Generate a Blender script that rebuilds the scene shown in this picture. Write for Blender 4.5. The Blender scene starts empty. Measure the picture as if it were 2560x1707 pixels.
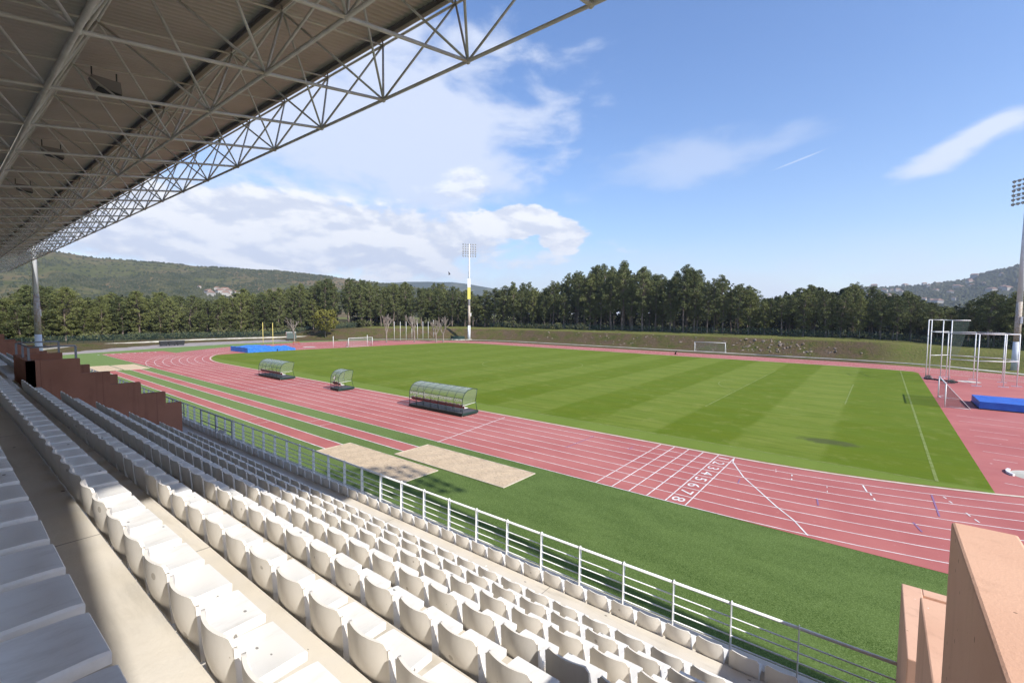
import bpy, math, random
import numpy as np
from mathutils import Vector, Matrix
R = math.radians
random.seed(7); rng = np.random.default_rng(7)
SC = bpy.context.scene
COL = SC.collection

# ------------------------------------------------------------------ camera
CAM = Vector((7.1373, -22.62, 9.273))
FX = 1162.0
vR = Vector((0.78248564, 0.62262175, 0.00764065))
vU = Vector((-0.04330329, 0.04217251, 0.99817148))
vF = Vector((-0.62116105, 0.78138571, -0.05996095))
cd = bpy.data.cameras.new("camera"); cam = bpy.data.objects.new("camera", cd); COL.objects.link(cam)
m3 = Matrix((vR, vU, -vF)).transposed()
cam.matrix_world = Matrix.Translation(CAM) @ m3.to_4x4()
cd.sensor_width = 36.0; cd.lens = FX / 2560 * 36.0
cd.clip_start = 0.05; cd.clip_end = 30000
SC.camera = cam
def raydir(u, v):
    d = vF + vR * ((u - 1280) / FX) - vU * ((v - 853.5) / FX)
    return d.normalized()

# ------------------------------------------------------------------ sun, sky
SUNV = Vector((3.08, -0.27, 2.44)).normalized()
sl = bpy.data.lights.new("sun", 'SUN'); so = bpy.data.objects.new("sun", sl); COL.objects.link(so)
sl.energy = 4.8; sl.angle = R(0.53); sl.color = (1.0, 0.955, 0.88)
so.rotation_euler = SUNV.to_track_quat('Z', 'Y').to_euler(); so.location = (0, 0, 60)
W = bpy.data.worlds.new("World"); SC.world = W; W.use_nodes = True
SC.view_settings.view_transform = 'Standard'; SC.view_settings.look = 'None'
SC.view_settings.exposure = 0.62; SC.view_settings.gamma = 1.0

class NT:
    def __init__(s, tree): s.t = tree; s.n = tree.nodes; s.l = tree.links
    def put(s, sock, v):
        if v is None: return
        if hasattr(v, 'is_linked') or isinstance(v, bpy.types.NodeSocket): s.l.new(v, sock)
        else: sock.default_value = v
    def new(s, typ, **kw):
        n = s.n.new(typ)
        for k, v in kw.items(): setattr(n, k, v)
        return n
    def m(s, op, a, b=None, c=None, clamp=False):
        n = s.new('ShaderNodeMath', operation=op, use_clamp=clamp)
        s.put(n.inputs[0], a); s.put(n.inputs[1], b); s.put(n.inputs[2], c)
        return n.outputs[0]
    def ss(s, x, a, b):
        n = s.new('ShaderNodeMapRange', interpolation_type='SMOOTHSTEP')
        s.put(n.inputs['Value'], x); n.inputs['From Min'].default_value = a; n.inputs['From Max'].default_value = b
        return n.outputs[0]
    def noise(s, vec, scale, detail=4, rough=0.55, dist=0.0, dim='3D', out='Fac'):
        n = s.new('ShaderNodeTexNoise', noise_dimensions=dim)
        if vec is not None: s.put(n.inputs['Vector'], vec)
        n.inputs['Scale'].default_value = scale; n.inputs['Detail'].default_value = detail
        n.inputs['Roughness'].default_value = rough; n.inputs['Distortion'].default_value = dist
        return n.outputs[out]
    def map(s, vec, scale=(1, 1, 1), loc=(0, 0, 0), rot=(0, 0, 0)):
        n = s.new('ShaderNodeMapping'); s.put(n.inputs['Vector'], vec)
        n.inputs['Scale'].default_value = scale; n.inputs['Location'].default_value = loc; n.inputs['Rotation'].default_value = rot
        return n.outputs[0]
    def mix(s, f, a, b):
        n = s.new('ShaderNodeMix', data_type='RGBA')
        s.put(n.inputs[0], f)
        for i, v in ((6, a), (7, b)):
            if isinstance(v, (tuple, list)): v = tuple(v) + ((1,) if len(v) == 3 else ())
            s.put(n.inputs[i], v)
        return n.outputs[2]
    def ramp(s, f, stops):
        n = s.new('ShaderNodeValToRGB'); s.put(n.inputs[0], f)
        e = n.color_ramp.elements
        while len(e) < len(stops): e.new(0.5)
        for q, (p, c) in zip(e, stops):
            q.position = p; q.color = tuple(c) + ((1,) if len(c) == 3 else ())
        return n.outputs[0]
    def xyz(s, v):
        n = s.new('ShaderNodeSeparateXYZ'); s.put(n.inputs[0], v); return n.outputs

# world: physical sky plus a field of clouds placed by sky direction
w = NT(W.node_tree); w.n.clear()
sky = w.new('ShaderNodeTexSky', sky_type='NISHITA'); sky.sun_disc = False
sky.sun_elevation = math.asin(SUNV.z); sky.sun_rotation = math.atan2(SUNV.x, SUNV.y)
sky.altitude = 200; sky.air_density = 1.0; sky.dust_density = 0.6; sky.ozone_density = 2.2
tc = w.new('ShaderNodeTexCoord'); vec = tc.outputs['Generated']
x, y, z = w.xyz(vec)
az = w.m('ARCTAN2', x, y); el = w.m('ARCSINE', z)
cl = w.new('ShaderNodeCombineXYZ'); w.put(cl.inputs[0], az); w.put(cl.inputs[1], w.m('MULTIPLY', el, 2.3))
n1 = w.noise(cl.outputs[0], 5.5, 8, 0.56, 0.25)
n2 = w.noise(cl.outputs[0], 15.0, 6, 0.6, 0.1)
def blob(px, py, rx, ry, hard=0.0, tilt=0.0):
    d = raydir(px, py); a0 = math.atan2(d.x, d.y); e0 = math.asin(d.z)
    st = math.hypot(1, (px - 1280) / FX)           # undo the lens' stretch towards the frame edge
    da = w.m('SUBTRACT', az, a0); de = w.m('SUBTRACT', el, e0)
    if tilt:
        de = w.m('SUBTRACT', de, w.m('MULTIPLY', da, tilt))
    u = w.m('DIVIDE', da, rx / FX / st / st); v = w.m('DIVIDE', de, ry / FX / st)
    r2 = w.m('ADD', w.m('MULTIPLY', u, u), w.m('MULTIPLY', v, v))
    return w.m('SUBTRACT', 1.0, w.m('SQRT', r2))
def field(b, amp, lo, hi, nz=n1):
    t = w.m('ADD', b, w.m('MULTIPLY', w.m('SUBTRACT', nz, 0.5), amp))
    return w.ss(t, lo, hi)
soft = w.m('MULTIPLY', field(blob(960, 330, 520, 270), 2.3, -0.12, 0.55), 0.82)
soft2 = w.m('MULTIPLY', field(blob(1720, 400, 330, 75, tilt=0.12), 2.6, 0.05, 0.9), 0.42)
soft3 = w.m('MULTIPLY', field(blob(480, 470, 420, 90), 3.0, 0.0, 0.8), 0.6)
rt = w.m('MULTIPLY', field(blob(2440, 345, 270, 50, tilt=0.42), 2.2, 0.05, 0.6), 0.85)
bank = field(blob(700, 590, 760, 120), 2.2, -0.16, 0.24, w.m('ADD', w.m('MULTIPLY', n1, 0.75), w.m('MULTIPLY', n2, 0.25)))
cu1 = field(blob(1290, 556, 130, 46), 1.3, 0.05, 0.22, n2)
cu2 = field(blob(1405, 592, 78, 46), 1.3, 0.05, 0.28, n2)
cu3 = w.m('MULTIPLY', field(blob(1160, 462, 90, 48), 1.6, 0.05, 0.5, n2), 0.9)
low = w.m('MULTIPLY', w.ss(el, 0.17, 0.01), w.m('ADD', 0.52, w.m('MULTIPLY', w.ss(n1, 0.40, 0.60), 0.45)))
_a, _b = raydir(1928, 428), raydir(2064, 374)
cirr = w.m('MULTIPLY', w.ss(blob(1996, 401, 85, 2.6, tilt=(math.asin(_b.z) - math.asin(_a.z)) / (math.atan2(_b.x, _b.y) - math.atan2(_a.x, _a.y))), 0.0, 0.7), 0.5)
mask = soft
for q in (soft2, soft3, rt, bank, cu1, cu2, cu3, low, cirr): mask = w.m('MAXIMUM', mask, q)
bright = w.m('MAXIMUM', w.m('MAXIMUM', bank, cu1), w.m('MAXIMUM', cu2, cu3))
sh1 = w.noise(w.map(cl.outputs[0], loc=(0.012, 0.040, 0)), 5.5, 8, 0.56, 0.25); sh2 = w.noise(w.map(cl.outputs[0], loc=(0.006, 0.020, 0)), 15.0, 6, 0.6, 0.1)
rel = w.m('ADD', w.m('SUBTRACT', n1, sh1), w.m('MULTIPLY', w.m('SUBTRACT', n2, sh2), 0.28))
gfac = w.ss(rel, -0.085, 0.075)
ccol = w.mix(gfac, (0.66, 0.705, 0.81), (0.95, 0.955, 0.965))
ccol = w.mix(bright, (0.70, 0.755, 0.88), ccol)
b1 = w.new('ShaderNodeBackground')
hs = w.new('ShaderNodeHueSaturation'); hs.inputs['Saturation'].default_value = 1.20; hs.inputs['Hue'].default_value = 0.508; w.put(hs.inputs['Color'], sky.outputs[0])
w.put(b1.inputs[0], hs.outputs[0]); b1.inputs[1].default_value = 0.15
b2 = w.new('ShaderNodeBackground'); w.put(b2.inputs[0], ccol); b2.inputs[1].default_value = 0.82
ms = w.new('ShaderNodeMixShader'); w.put(ms.inputs[0], mask); w.l.new(b1.outputs[0], ms.inputs[1]); w.l.new(b2.outputs[0], ms.inputs[2])
wo = w.new('ShaderNodeOutputWorld'); w.l.new(ms.outputs[0], wo.inputs[0])

# ------------------------------------------------------------------ materials
def mat(name, fn, rough=0.8, spec=0.3, metal=0.0):
    M = bpy.data.materials.new(name); M.use_nodes = True
    t = NT(M.node_tree); b = t.n['Principled BSDF']
    b.inputs['Roughness'].default_value = rough; b.inputs['Specular IOR Level'].default_value = spec
    b.inputs['Metallic'].default_value = metal
    g = t.new('ShaderNodeNewGeometry').outputs['Position']
    c = fn(t, g, b)
    if c is not None:
        if isinstance(c, tuple): c = tuple(c) + ((1,) if len(c) == 3 else ())
        t.put(b.inputs['Base Color'], c)
    return M
def bump(t, b, h, strength=0.3, dist=0.02):
    n = t.new('ShaderNodeBump'); n.inputs['Strength'].default_value = strength; n.inputs['Distance'].default_value = dist
    t.put(n.inputs['Height'], h); t.put(b.inputs['Normal'], n.outputs[0])
def vary(c1, c2, scale=1.0, detail=5, bmp=0.0, obj=False):
    def fn(t, g, b):
        f = t.noise(g, scale, detail, 0.6)
        if bmp: bump(t, b, t.noise(g, scale * 8, 4), bmp)
        return t.mix(t.ss(f, 0.35, 0.65), c1, c2)
    return fn
def speckle(t, g, base, dark, scale, thr, light=None, lthr=None):
    v = t.new('ShaderNodeTexVoronoi', feature='F1'); t.put(v.inputs['Vector'], t.map(g, (1, 1.7, 1))); v.inputs['Scale'].default_value = scale
    rnd = t.xyz(v.outputs['Color'])[0]
    r = t.m('MULTIPLY', t.m('POWER', rnd, 6.0), thr)
    nz = t.m('MULTIPLY', t.noise(g, scale * 6, 2), 0.06)
    f = t.m('LESS_THAN', t.m('ADD', v.outputs['Distance'], nz), r)
    c = t.mix(t.m('MULTIPLY', f, 0.7), base, dark)
    if light:
        v2 = t.new('ShaderNodeTexVoronoi', feature='F1'); t.put(v2.inputs['Vector'], t.map(g, (1.5, 1, 1), (3.3, 1.7, 0))); v2.inputs['Scale'].default_value = scale * 0.8
        r2 = t.m('MULTIPLY', t.m('POWER', t.xyz(v2.outputs['Color'])[1], 6.0), lthr)
        f2 = t.m('LESS_THAN', t.m('ADD', v2.outputs['Distance'], nz), r2)
        c = t.mix(t.m('MULTIPLY', f2, 0.8), c, light)
    return c
def f_seatb(t, g, b): return t.mix(0.45, f_seat(t, g, b), (0.80, 0.72, 0.61))  # warm tint painted on backs in place of light glowing through the plastic
def f_seat(t, g, b):
    tc = t.new('ShaderNodeTexCoord').outputs['Object']; oi = t.new('ShaderNodeObjectInfo').outputs['Random']
    add = t.new('ShaderNodeVectorMath', operation='ADD'); t.put(add.inputs[0], g)
    base = t.mix(t.m('MULTIPLY', oi, 1.0), (0.735, 0.715, 0.675), (0.80, 0.785, 0.755))
    sm = t.noise(t.map(g, (9, 3, 3)), 1.6, 6, 0.65)
    c = t.mix(t.m('MULTIPLY', t.ss(t.m('ADD', sm, t.m('MULTIPLY', oi, 0.12)), 0.54, 0.80), 0.34), base, (0.52, 0.49, 0.44))
    return speckle(t, g, c, (0.06, 0.045, 0.03), 8.0, 0.25)
def f_conc(t, g, b):
    c = t.mix(t.ss(t.noise(g, 0.8, 6, 0.6), 0.35, 0.7), (0.66, 0.615, 0.545), (0.57, 0.525, 0.455))
    c = t.mix(t.m('MULTIPLY', t.ss(t.noise(t.map(g, (0.5, 3, 3)), 1.4, 6, 0.65), 0.50, 0.72), 0.5), c, (0.38, 0.35, 0.30))
    j = t.m('LESS_THAN', t.m('ABSOLUTE', t.m('SUBTRACT', t.m('FRACT', t.m('MULTIPLY', t.m('ADD', t.xyz(g)[0], 200.4), 0.2)), 0.5)), 0.0016)
    c = t.mix(t.m('MULTIPLY', j, 0.7), c, (0.12, 0.11, 0.10))
    bump(t, b, t.noise(g, 30, 5), 0.25, 0.01)
    return speckle(t, g, c, (0.10, 0.08, 0.06), 5.0, 0.20, (0.84, 0.82, 0.79), 0.20)
def f_wall(t, g, b):
    c = t.mix(t.ss(t.noise(g, 1.3, 6, 0.6), 0.35, 0.7), (0.66, 0.42, 0.305), (0.61, 0.375, 0.27))
    bump(t, b, t.noise(g, 90, 3), 0.35, 0.004)
    c = t.mix(t.m('MULTIPLY', t.ss(t.noise(t.map(g, (6, 6, 0.6)), 1.1, 5, 0.65), 0.52, 0.75), 0.35), c, (0.42, 0.26, 0.19))
    return speckle(t, g, c, (0.10, 0.06, 0.045), 11.0, 0.16, (0.80, 0.74, 0.68), 0.13)
def f_wall2(t, g, b):
    bump(t, b, t.noise(g, 60, 3), 0.3, 0.004)
    st = t.ss(t.noise(t.map(g, (3, 3, 0.35)), 1.3, 5, 0.65), 0.50, 0.72)
    pz = t.m('LESS_THAN', t.m('ABSOLUTE', t.m('SUBTRACT', t.m('FRACT', t.m('MULTIPLY', t.xyz(g)[1], 0.617)), 0.5)), 0.006)
    return t.mix(t.m('MAXIMUM', t.m('MULTIPLY', st, 0.35), t.m('MULTIPLY', pz, 0.6)), t.mix(t.ss(t.noise(g, 1.1, 5), 0.35, 0.7), (0.40, 0.185, 0.120), (0.34, 0.155, 0.100)), (0.20, 0.095, 0.066))
def f_turf(t, g, b):
    big = t.noise(t.map(g, (0.5, 1.6, 1), rot=(0, 0, 0.35)), 0.55, 5, 0.6)
    c = t.mix(t.ss(big, 0.33, 0.68), (0.052, 0.090, 0.015), (0.086, 0.134, 0.030))
    sp = t.noise(g, 34, 3, 0.7)
    c = t.mix(t.ss(sp, 0.40, 0.72), c, (0.19, 0.265, 0.09))
    c = t.mix(t.m('MULTIPLY', t.ss(t.noise(g, 21, 3, 0.7), 0.52, 0.70), 0.7), c, (0.016, 0.045, 0.008))
    # sand infill shows more towards the far end of the strip
    px = t.xyz(g)[0]
    c = t.mix(t.m('MULTIPLY', t.ss(px, -4.0, -45.0), 0.62), c, (0.185, 0.255, 0.09))
    bump(t, b, t.noise(g, 60, 2), 0.8, 0.02)
    return c
def f_pitch(t, g, b):
    X, Y, Z = t.xyz(g)
    wob = t.m('MULTIPLY', t.m('SUBTRACT', t.noise(g, 0.35, 3), 0.5), 0.7)
    tt = t.m('DIVIDE', t.m('SUBTRACT', 4.45, t.m('ADD', X, wob)), 5.55)
    s1 = t.m('MULTIPLY', t.ss(t.m('SINE', t.m('MULTIPLY', tt, math.pi)), -0.18, 0.18), t.ss(X, 5.2, 4.2))
    yb = t.ss(t.m('ADD', Y, wob), 26.6, 27.2)
    stripe_str = t.m('MULTIPLY', t.m('ADD', 0.30, t.m('MULTIPLY', t.ss(X, -60.0, -6.0), 0.58)), t.m('ADD', 0.55, t.m('MULTIPLY', t.ss(t.noise(g, 0.16, 4, 0.6), 0.35, 0.65), 0.5)))
    s = t.m('ADD', t.m('MULTIPLY', t.m('SUBTRACT', s1, 0.5), stripe_str), 0.5)
    s = t.m('SUBTRACT', s, t.m('MULTIPLY', t.m('SUBTRACT', 1.0, yb), 0.14))
    fy = t.ss(t.m('PINGPONG', t.m('DIVIDE', t.m('ADD', Y, t.m('MULTIPLY', wob, 2.0)), 5.2), 0.5), 0.2, 0.3)
    c = t.mix(s, (0.102, 0.142, 0.008), (0.162, 0.202, 0.034))
    c = t.mix(t.m('MULTIPLY', fy, 0.22), c, (0.085, 0.15, 0.012))
    st = t.noise(t.map(g, (1.0, 7.0, 1)), 0.22, 6, 0.65)
    c = t.mix(t.m('MULTIPLY', t.ss(st, 0.42, 0.72), 0.6), c, (0.080, 0.118, 0.008))
    bl = t.noise(g, 0.5, 6, 0.7)
    c = t.mix(t.m('MULTIPLY', t.ss(bl, 0.5, 0.72), 0.40), c, (0.21, 0.23, 0.06))
    # worn, drier verge outside the touchline
    ev = t.m('MULTIPLY', t.ss(t.m('ADD', Y, wob), 12.9, 12.2), 0.75)
    c = t.mix(ev, c, (0.150, 0.205, 0.038))
    # dull muddy patch near the right-hand penalty area
    dx = t.m('DIVIDE', t.m('SUBTRACT', X, 4.4), 2.2); dy = t.m('DIVIDE', t.m('SUBTRACT', Y, 18.4), 1.0)
    dd = t.m('ADD', t.m('MULTIPLY', dx, dx), t.m('MULTIPLY', dy, dy))
    pm = t.ss(t.m('ADD', dd, t.m('MULTIPLY', t.noise(g, 1.5, 4), 1.6)), 2.0, 0.9)
    c = t.mix(t.m('MULTIPLY', pm, 0.75), c, (0.062, 0.070, 0.030))
    bump(t, b, t.noise(g, 25, 3), 0.6, 0.03)
    return c
def f_track(t, g, b):
    c = t.mix(t.ss(t.noise(g, 0.22, 6, 0.6), 0.35, 0.68), (0.365, 0.110, 0.100), (0.415, 0.138, 0.122))
    c = t.mix(t.m('MULTIPLY', t.ss(t.noise(t.map(g, (0.12, 1.4, 1)), 1.0, 5, 0.7), 0.5, 0.72), 0.35), c, (0.34, 0.092, 0.10))
    c = t.mix(t.m('MULTIPLY', t.ss(t.noise(g, 3.2, 6, 0.7), 0.60, 0.74), 0.55), c, (0.56, 0.28, 0.25))
    iy = t.m('MULTIPLY', t.ss(t.xyz(g)[1], 2.0, 9.0), t.ss(t.noise(t.map(g, (0.05, 0.8, 1)), 1.0, 4), 0.35, 0.7)); c = t.mix(t.m('MULTIPLY', iy, 0.42), c, (0.32, 0.10, 0.092))
    c = t.mix(t.m('MULTIPLY', t.ss(t.noise(g, 0.06, 5, 0.65), 0.45, 0.62), 0.35), c, (0.46, 0.19, 0.17))
    return speckle(t, g, c, (0.22, 0.07, 0.07), 0.9, 0.10, (0.62, 0.42, 0.40), 0.13)
def f_sand(t, g, b):
    c = t.mix(t.noise(g, 7, 4, 0.7), (0.545, 0.420, 0.285), (0.60, 0.475, 0.335))
    c = t.mix(t.m('MULTIPLY', t.ss(t.noise(t.map(g, (1, 1.6, 1)), 4.5, 5, 0.8), 0.53, 0.64), 0.75), c, (0.32, 0.235, 0.155))
    c = t.mix(t.m('MULTIPLY', t.ss(t.noise(g, 0.7, 4), 0.45, 0.7), 0.3), c, (0.42, 0.32, 0.22))
    bump(t, b, t.noise(g, 8, 4, 0.7), 1.0, 0.06)
    return c
def f_bank(t, g, b):
    Z = t.xyz(g)[2]
    n = t.noise(g, 0.30, 6, 0.7)
    c = t.ramp(n, [(0.32, (0.055, 0.070, 0.015)), (0.44, (0.100, 0.092, 0.030)), (0.54, (0.115, 0.080, 0.045)), (0.75, (0.13, 0.092, 0.068))])
    fl = t.noise(g, 2.2, 6, 0.75)
    c = t.mix(t.m('MULTIPLY', t.ss(fl, 0.48, 0.62), 0.75), c, (0.045, 0.048, 0.018))
    ft = t.noise(g, 5.5, 5, 0.75)
    c = t.mix(t.m('MULTIPLY', t.ss(ft, 0.60, 0.72), 0.5), c, (0.36, 0.31, 0.25))
    top = t.m('MAXIMUM', t.ss(Z, 3.35, 3.7), t.ss(t.xyz(g)[0], 4.0, 12.0))
    c = t.mix(t.m('MULTIPLY', top, 0.8), c, t.mix(t.ss(fl, 0.35, 0.6), (0.12, 0.155, 0.03), (0.17, 0.16, 0.05)))
    bump(t, b, t.noise(g, 2.5, 5, 0.7), 1.0, 0.35)
    return c
def f_hill(t, g, b):
    n = t.noise(g, 0.0042, 6, 0.6, 0.4)
    c = t.ramp(n, [(0.32, (0.060, 0.070, 0.030)), (0.47, (0.098, 0.100, 0.044)), (0.55, (0.135, 0.108, 0.060)), (0.62, (0.165, 0.120, 0.072)), (0.74, (0.12, 0.125, 0.055))])
    d = t.noise(g, 0.06, 5, 0.75)
    c = t.mix(t.m('MULTIPLY', t.ss(d, 0.48, 0.62), 0.65), c, (0.028, 0.040, 0.018))
    v = t.ss(t.noise(g, 0.11, 3), 0.66, 0.72)
    return t.mix(t.m('MULTIPLY', v, 0.5), c, (0.22, 0.20, 0.15))
def f_hillr(t, g, b):
    n = t.noise(t.map(g, (1, 1, 6)), 0.004, 6, 0.6, 0.3)
    c = t.ramp(n, [(0.35, (0.030, 0.045, 0.024)), (0.52, (0.055, 0.062, 0.030)), (0.60, (0.13, 0.125, 0.062)), (0.68, (0.07, 0.08, 0.035))])
    d = t.noise(g, 0.05, 5, 0.75)
    return t.mix(t.m('MULTIPLY', t.ss(d, 0.45, 0.6), 0.6), c, (0.022, 0.032, 0.018))
def f_leaf(a, c2, warm=(0.13, 0.13, 0.035)):
    def fn(t, g, b):
        o = t.new('ShaderNodeObjectInfo'); ob = t.new('ShaderNodeTexCoord').outputs['Object']
        c = t.mix(t.ss(t.noise(ob, 0.55, 4, 0.7), 0.38, 0.66), a, c2)
        c = t.mix(t.m('MULTIPLY', t.ss(t.noise(ob, 2.4, 2), 0.5, 0.75), 0.5), c, warm)
        c = t.mix(t.m('MULTIPLY', t.ss(o.outputs['Random'], 0.3, 1.0), 0.55), c, (0.050, 0.066, 0.026)); c = t.mix(t.m('MULTIPLY', t.ss(o.outputs['Random'], 0.3, 0.0), 0.35), c, (0.17, 0.185, 0.07))
        return c
    return fn
def f_net(alpha, col):
    def fn(t, g, b):
        b.inputs['Alpha'].default_value = alpha
        return col
    return fn
def plain(c): return lambda t, g, b: c
M = {}
M['seatback'] = mat('seat_back_plastic', f_seatb, 0.5, 0.4)
M['seat'] = mat('seat_plastic', f_seat, 0.45, 0.4)
M['concrete'] = mat('concrete', f_conc, 0.85, 0.2)
M['terracotta'] = mat('terracotta_render', f_wall, 0.9, 0.15)
M['rust'] = mat('rust_render', f_wall2, 0.9, 0.15)
M['turf'] = mat('artificial_turf', f_turf, 0.95, 0.1)
M['pitch'] = mat('mown_grass', f_pitch, 0.95, 0.1)
M['track'] = mat('red_track', f_track, 0.85, 0.25)
M['sand'] = mat('sand', f_sand, 0.95, 0.1)
M['paint'] = mat('white_paint', vary((0.58, 0.54, 0.52), (0.78, 0.76, 0.73), 2.2), 0.6)
M['beige'] = mat('kerb_cream', vary((0.52, 0.44, 0.34), (0.62, 0.55, 0.44), 2.0), 0.8)
M['wline'] = mat('grass_line', vary((0.125, 0.17, 0.02), (0.19, 0.225, 0.07), 1.6), 0.9)
M['blueline'] = mat('blue_line', plain((0.24, 0.13, 0.24)), 0.7)
M['steel_white'] = mat('white_steel', vary((0.70, 0.70, 0.69), (0.78, 0.78, 0.77), 5), 0.35, 0.5)
M['truss'] = mat('truss_paint', vary((0.50, 0.47, 0.42), (0.62, 0.59, 0.54), 1.5), 0.5, 0.4)
M['sheet'] = mat('roof_metal', vary((0.43, 0.39, 0.375), (0.51, 0.46, 0.445), 0.25), 0.38, 0.5)
M['purlin'] = mat('purlin_steel', plain((0.27, 0.245, 0.225)), 0.6)
M['galv'] = mat('galvanised_steel', vary((0.58, 0.60, 0.62), (0.70, 0.72, 0.74), 0.7), 0.5, 0.4, 0.0)
M['mastrust'] = mat('weathered_mast', vary((0.46, 0.43, 0.38), (0.33, 0.24, 0.17), 4.0), 0.7)
M['grey'] = mat('grey_rail', plain((0.30, 0.31, 0.33)), 0.5)
M['lampdark'] = mat('lamp_housing', plain((0.07, 0.075, 0.08)), 0.5)
M['lampglass'] = mat('lamp_glass', plain((0.45, 0.47, 0.5)), 0.2, 0.8)
M['black'] = mat('black_plastic', plain((0.018, 0.019, 0.021)), 0.5)
M['darkgreen'] = mat('dark_green_steel', plain((0.016, 0.038, 0.032)), 0.5)
M['deck'] = mat('dugout_deck', plain((0.075, 0.070, 0.072)), 0.6)
M['maroon'] = mat('maroon_seat', plain((0.20, 0.035, 0.035)), 0.5)
M['yellow'] = mat('yellow_pole', plain((0.62, 0.50, 0.15)), 0.5)
M['ywall'] = mat('yellow_banner', plain((0.66, 0.60, 0.14)), 0.6)
M['bluemat'] = mat('blue_tarpaulin', lambda t, g, b: (bump(t, b, t.noise(t.map(g, (1, 1, 3)), 2.2, 4, 0.6, 1.2), 1.0, 0.15), t.mix(t.noise(g, 1.1, 4), (0.012, 0.12, 0.52), (0.03, 0.22, 0.66)))[1], 0.4, 0.5)
M['navymat'] = mat('blue_mat_cover', vary((0.015, 0.085, 0.42), (0.022, 0.12, 0.50), 1.0), 0.45, 0.4)
M['asphalt'] = mat('asphalt', vary((0.27, 0.235, 0.22), (0.34, 0.30, 0.28), 0.6, bmp=0.3), 0.95, 0.1)
M['pale'] = mat('pale_concrete', vary((0.36, 0.34, 0.29), (0.56, 0.53, 0.47), 0.5), 0.9)
M['bank'] = mat('earth_bank', f_bank, 0.95, 0.1)
M['rock'] = mat('rock', vary((0.13, 0.10, 0.078), (0.30, 0.245, 0.20), 1.2, bmp=0.8), 0.9)
M['hill'] = mat('hillside', f_hill, 1.0, 0.0)
M['hillr'] = mat('far_hillside', f_hillr, 1.0, 0.0)
M['pine1'] = mat('pine_foliage', f_leaf((0.060, 0.074, 0.025), (0.155, 0.172, 0.064), (0.20, 0.195, 0.07)), 0.8, 0.2)
M['pine2'] = mat('light_pine_foliage', f_leaf((0.088, 0.102, 0.028), (0.190, 0.202, 0.068), (0.22, 0.20, 0.07)), 0.8, 0.2)
M['bush'] = mat('shrub_foliage', f_leaf((0.070, 0.080, 0.032), (0.125, 0.125, 0.055), (0.18, 0.13, 0.07)), 0.9, 0.1)
M['yleaf'] = mat('yellow_foliage', f_leaf((0.17, 0.16, 0.025), (0.30, 0.26, 0.045), (0.26, 0.20, 0.04)), 0.8, 0.2)
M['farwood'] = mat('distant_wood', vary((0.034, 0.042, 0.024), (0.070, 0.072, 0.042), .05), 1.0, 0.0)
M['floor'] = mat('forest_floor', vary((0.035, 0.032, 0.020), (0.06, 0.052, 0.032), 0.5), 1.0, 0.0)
M['bark'] = mat('bark', vary((0.12, 0.09, 0.07), (0.24, 0.19, 0.16), 2.0), 0.95, 0.1)
M['twig'] = mat('bare_twig', vary((0.185, 0.16, 0.135), (0.27, 0.235, 0.20), 2.0), 0.95, 0.1)
M['fence'] = mat('fence_mesh', f_net(0.34, (0.022, 0.045, 0.036)), 0.7)
M['goalnet'] = mat('goal_net', f_net(0.22, (0.40, 0.44, 0.42)), 0.8)
M['darknet'] = mat('dark_net', f_net(0.30, (0.09, 0.13, 0.11)), 0.8)
def f_poly(t, g, b):  # upward faces more opaque grey, standing in for the sky's reflection
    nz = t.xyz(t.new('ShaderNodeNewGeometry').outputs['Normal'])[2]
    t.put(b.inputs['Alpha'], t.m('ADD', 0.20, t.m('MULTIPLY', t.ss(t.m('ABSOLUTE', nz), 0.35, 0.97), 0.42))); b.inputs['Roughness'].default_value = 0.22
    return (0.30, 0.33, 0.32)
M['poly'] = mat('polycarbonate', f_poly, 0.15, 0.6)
M['housewall'] = mat('house_wall', plain((0.36, 0.34, 0.31)), 0.9)
M['roof'] = mat('roof_tiles', plain((0.25, 0.15, 0.11)), 0.9)
M['red'] = mat('red_paint', plain((0.45, 0.03, 0.03)), 0.5)
M['binpl'] = mat('grey_bin_plastic', plain((0.40, 0.405, 0.42)), 0.5)
M['bird'] = mat('bird_feathers', plain((0.030, 0.018, 0.018)), 0.8)

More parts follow.
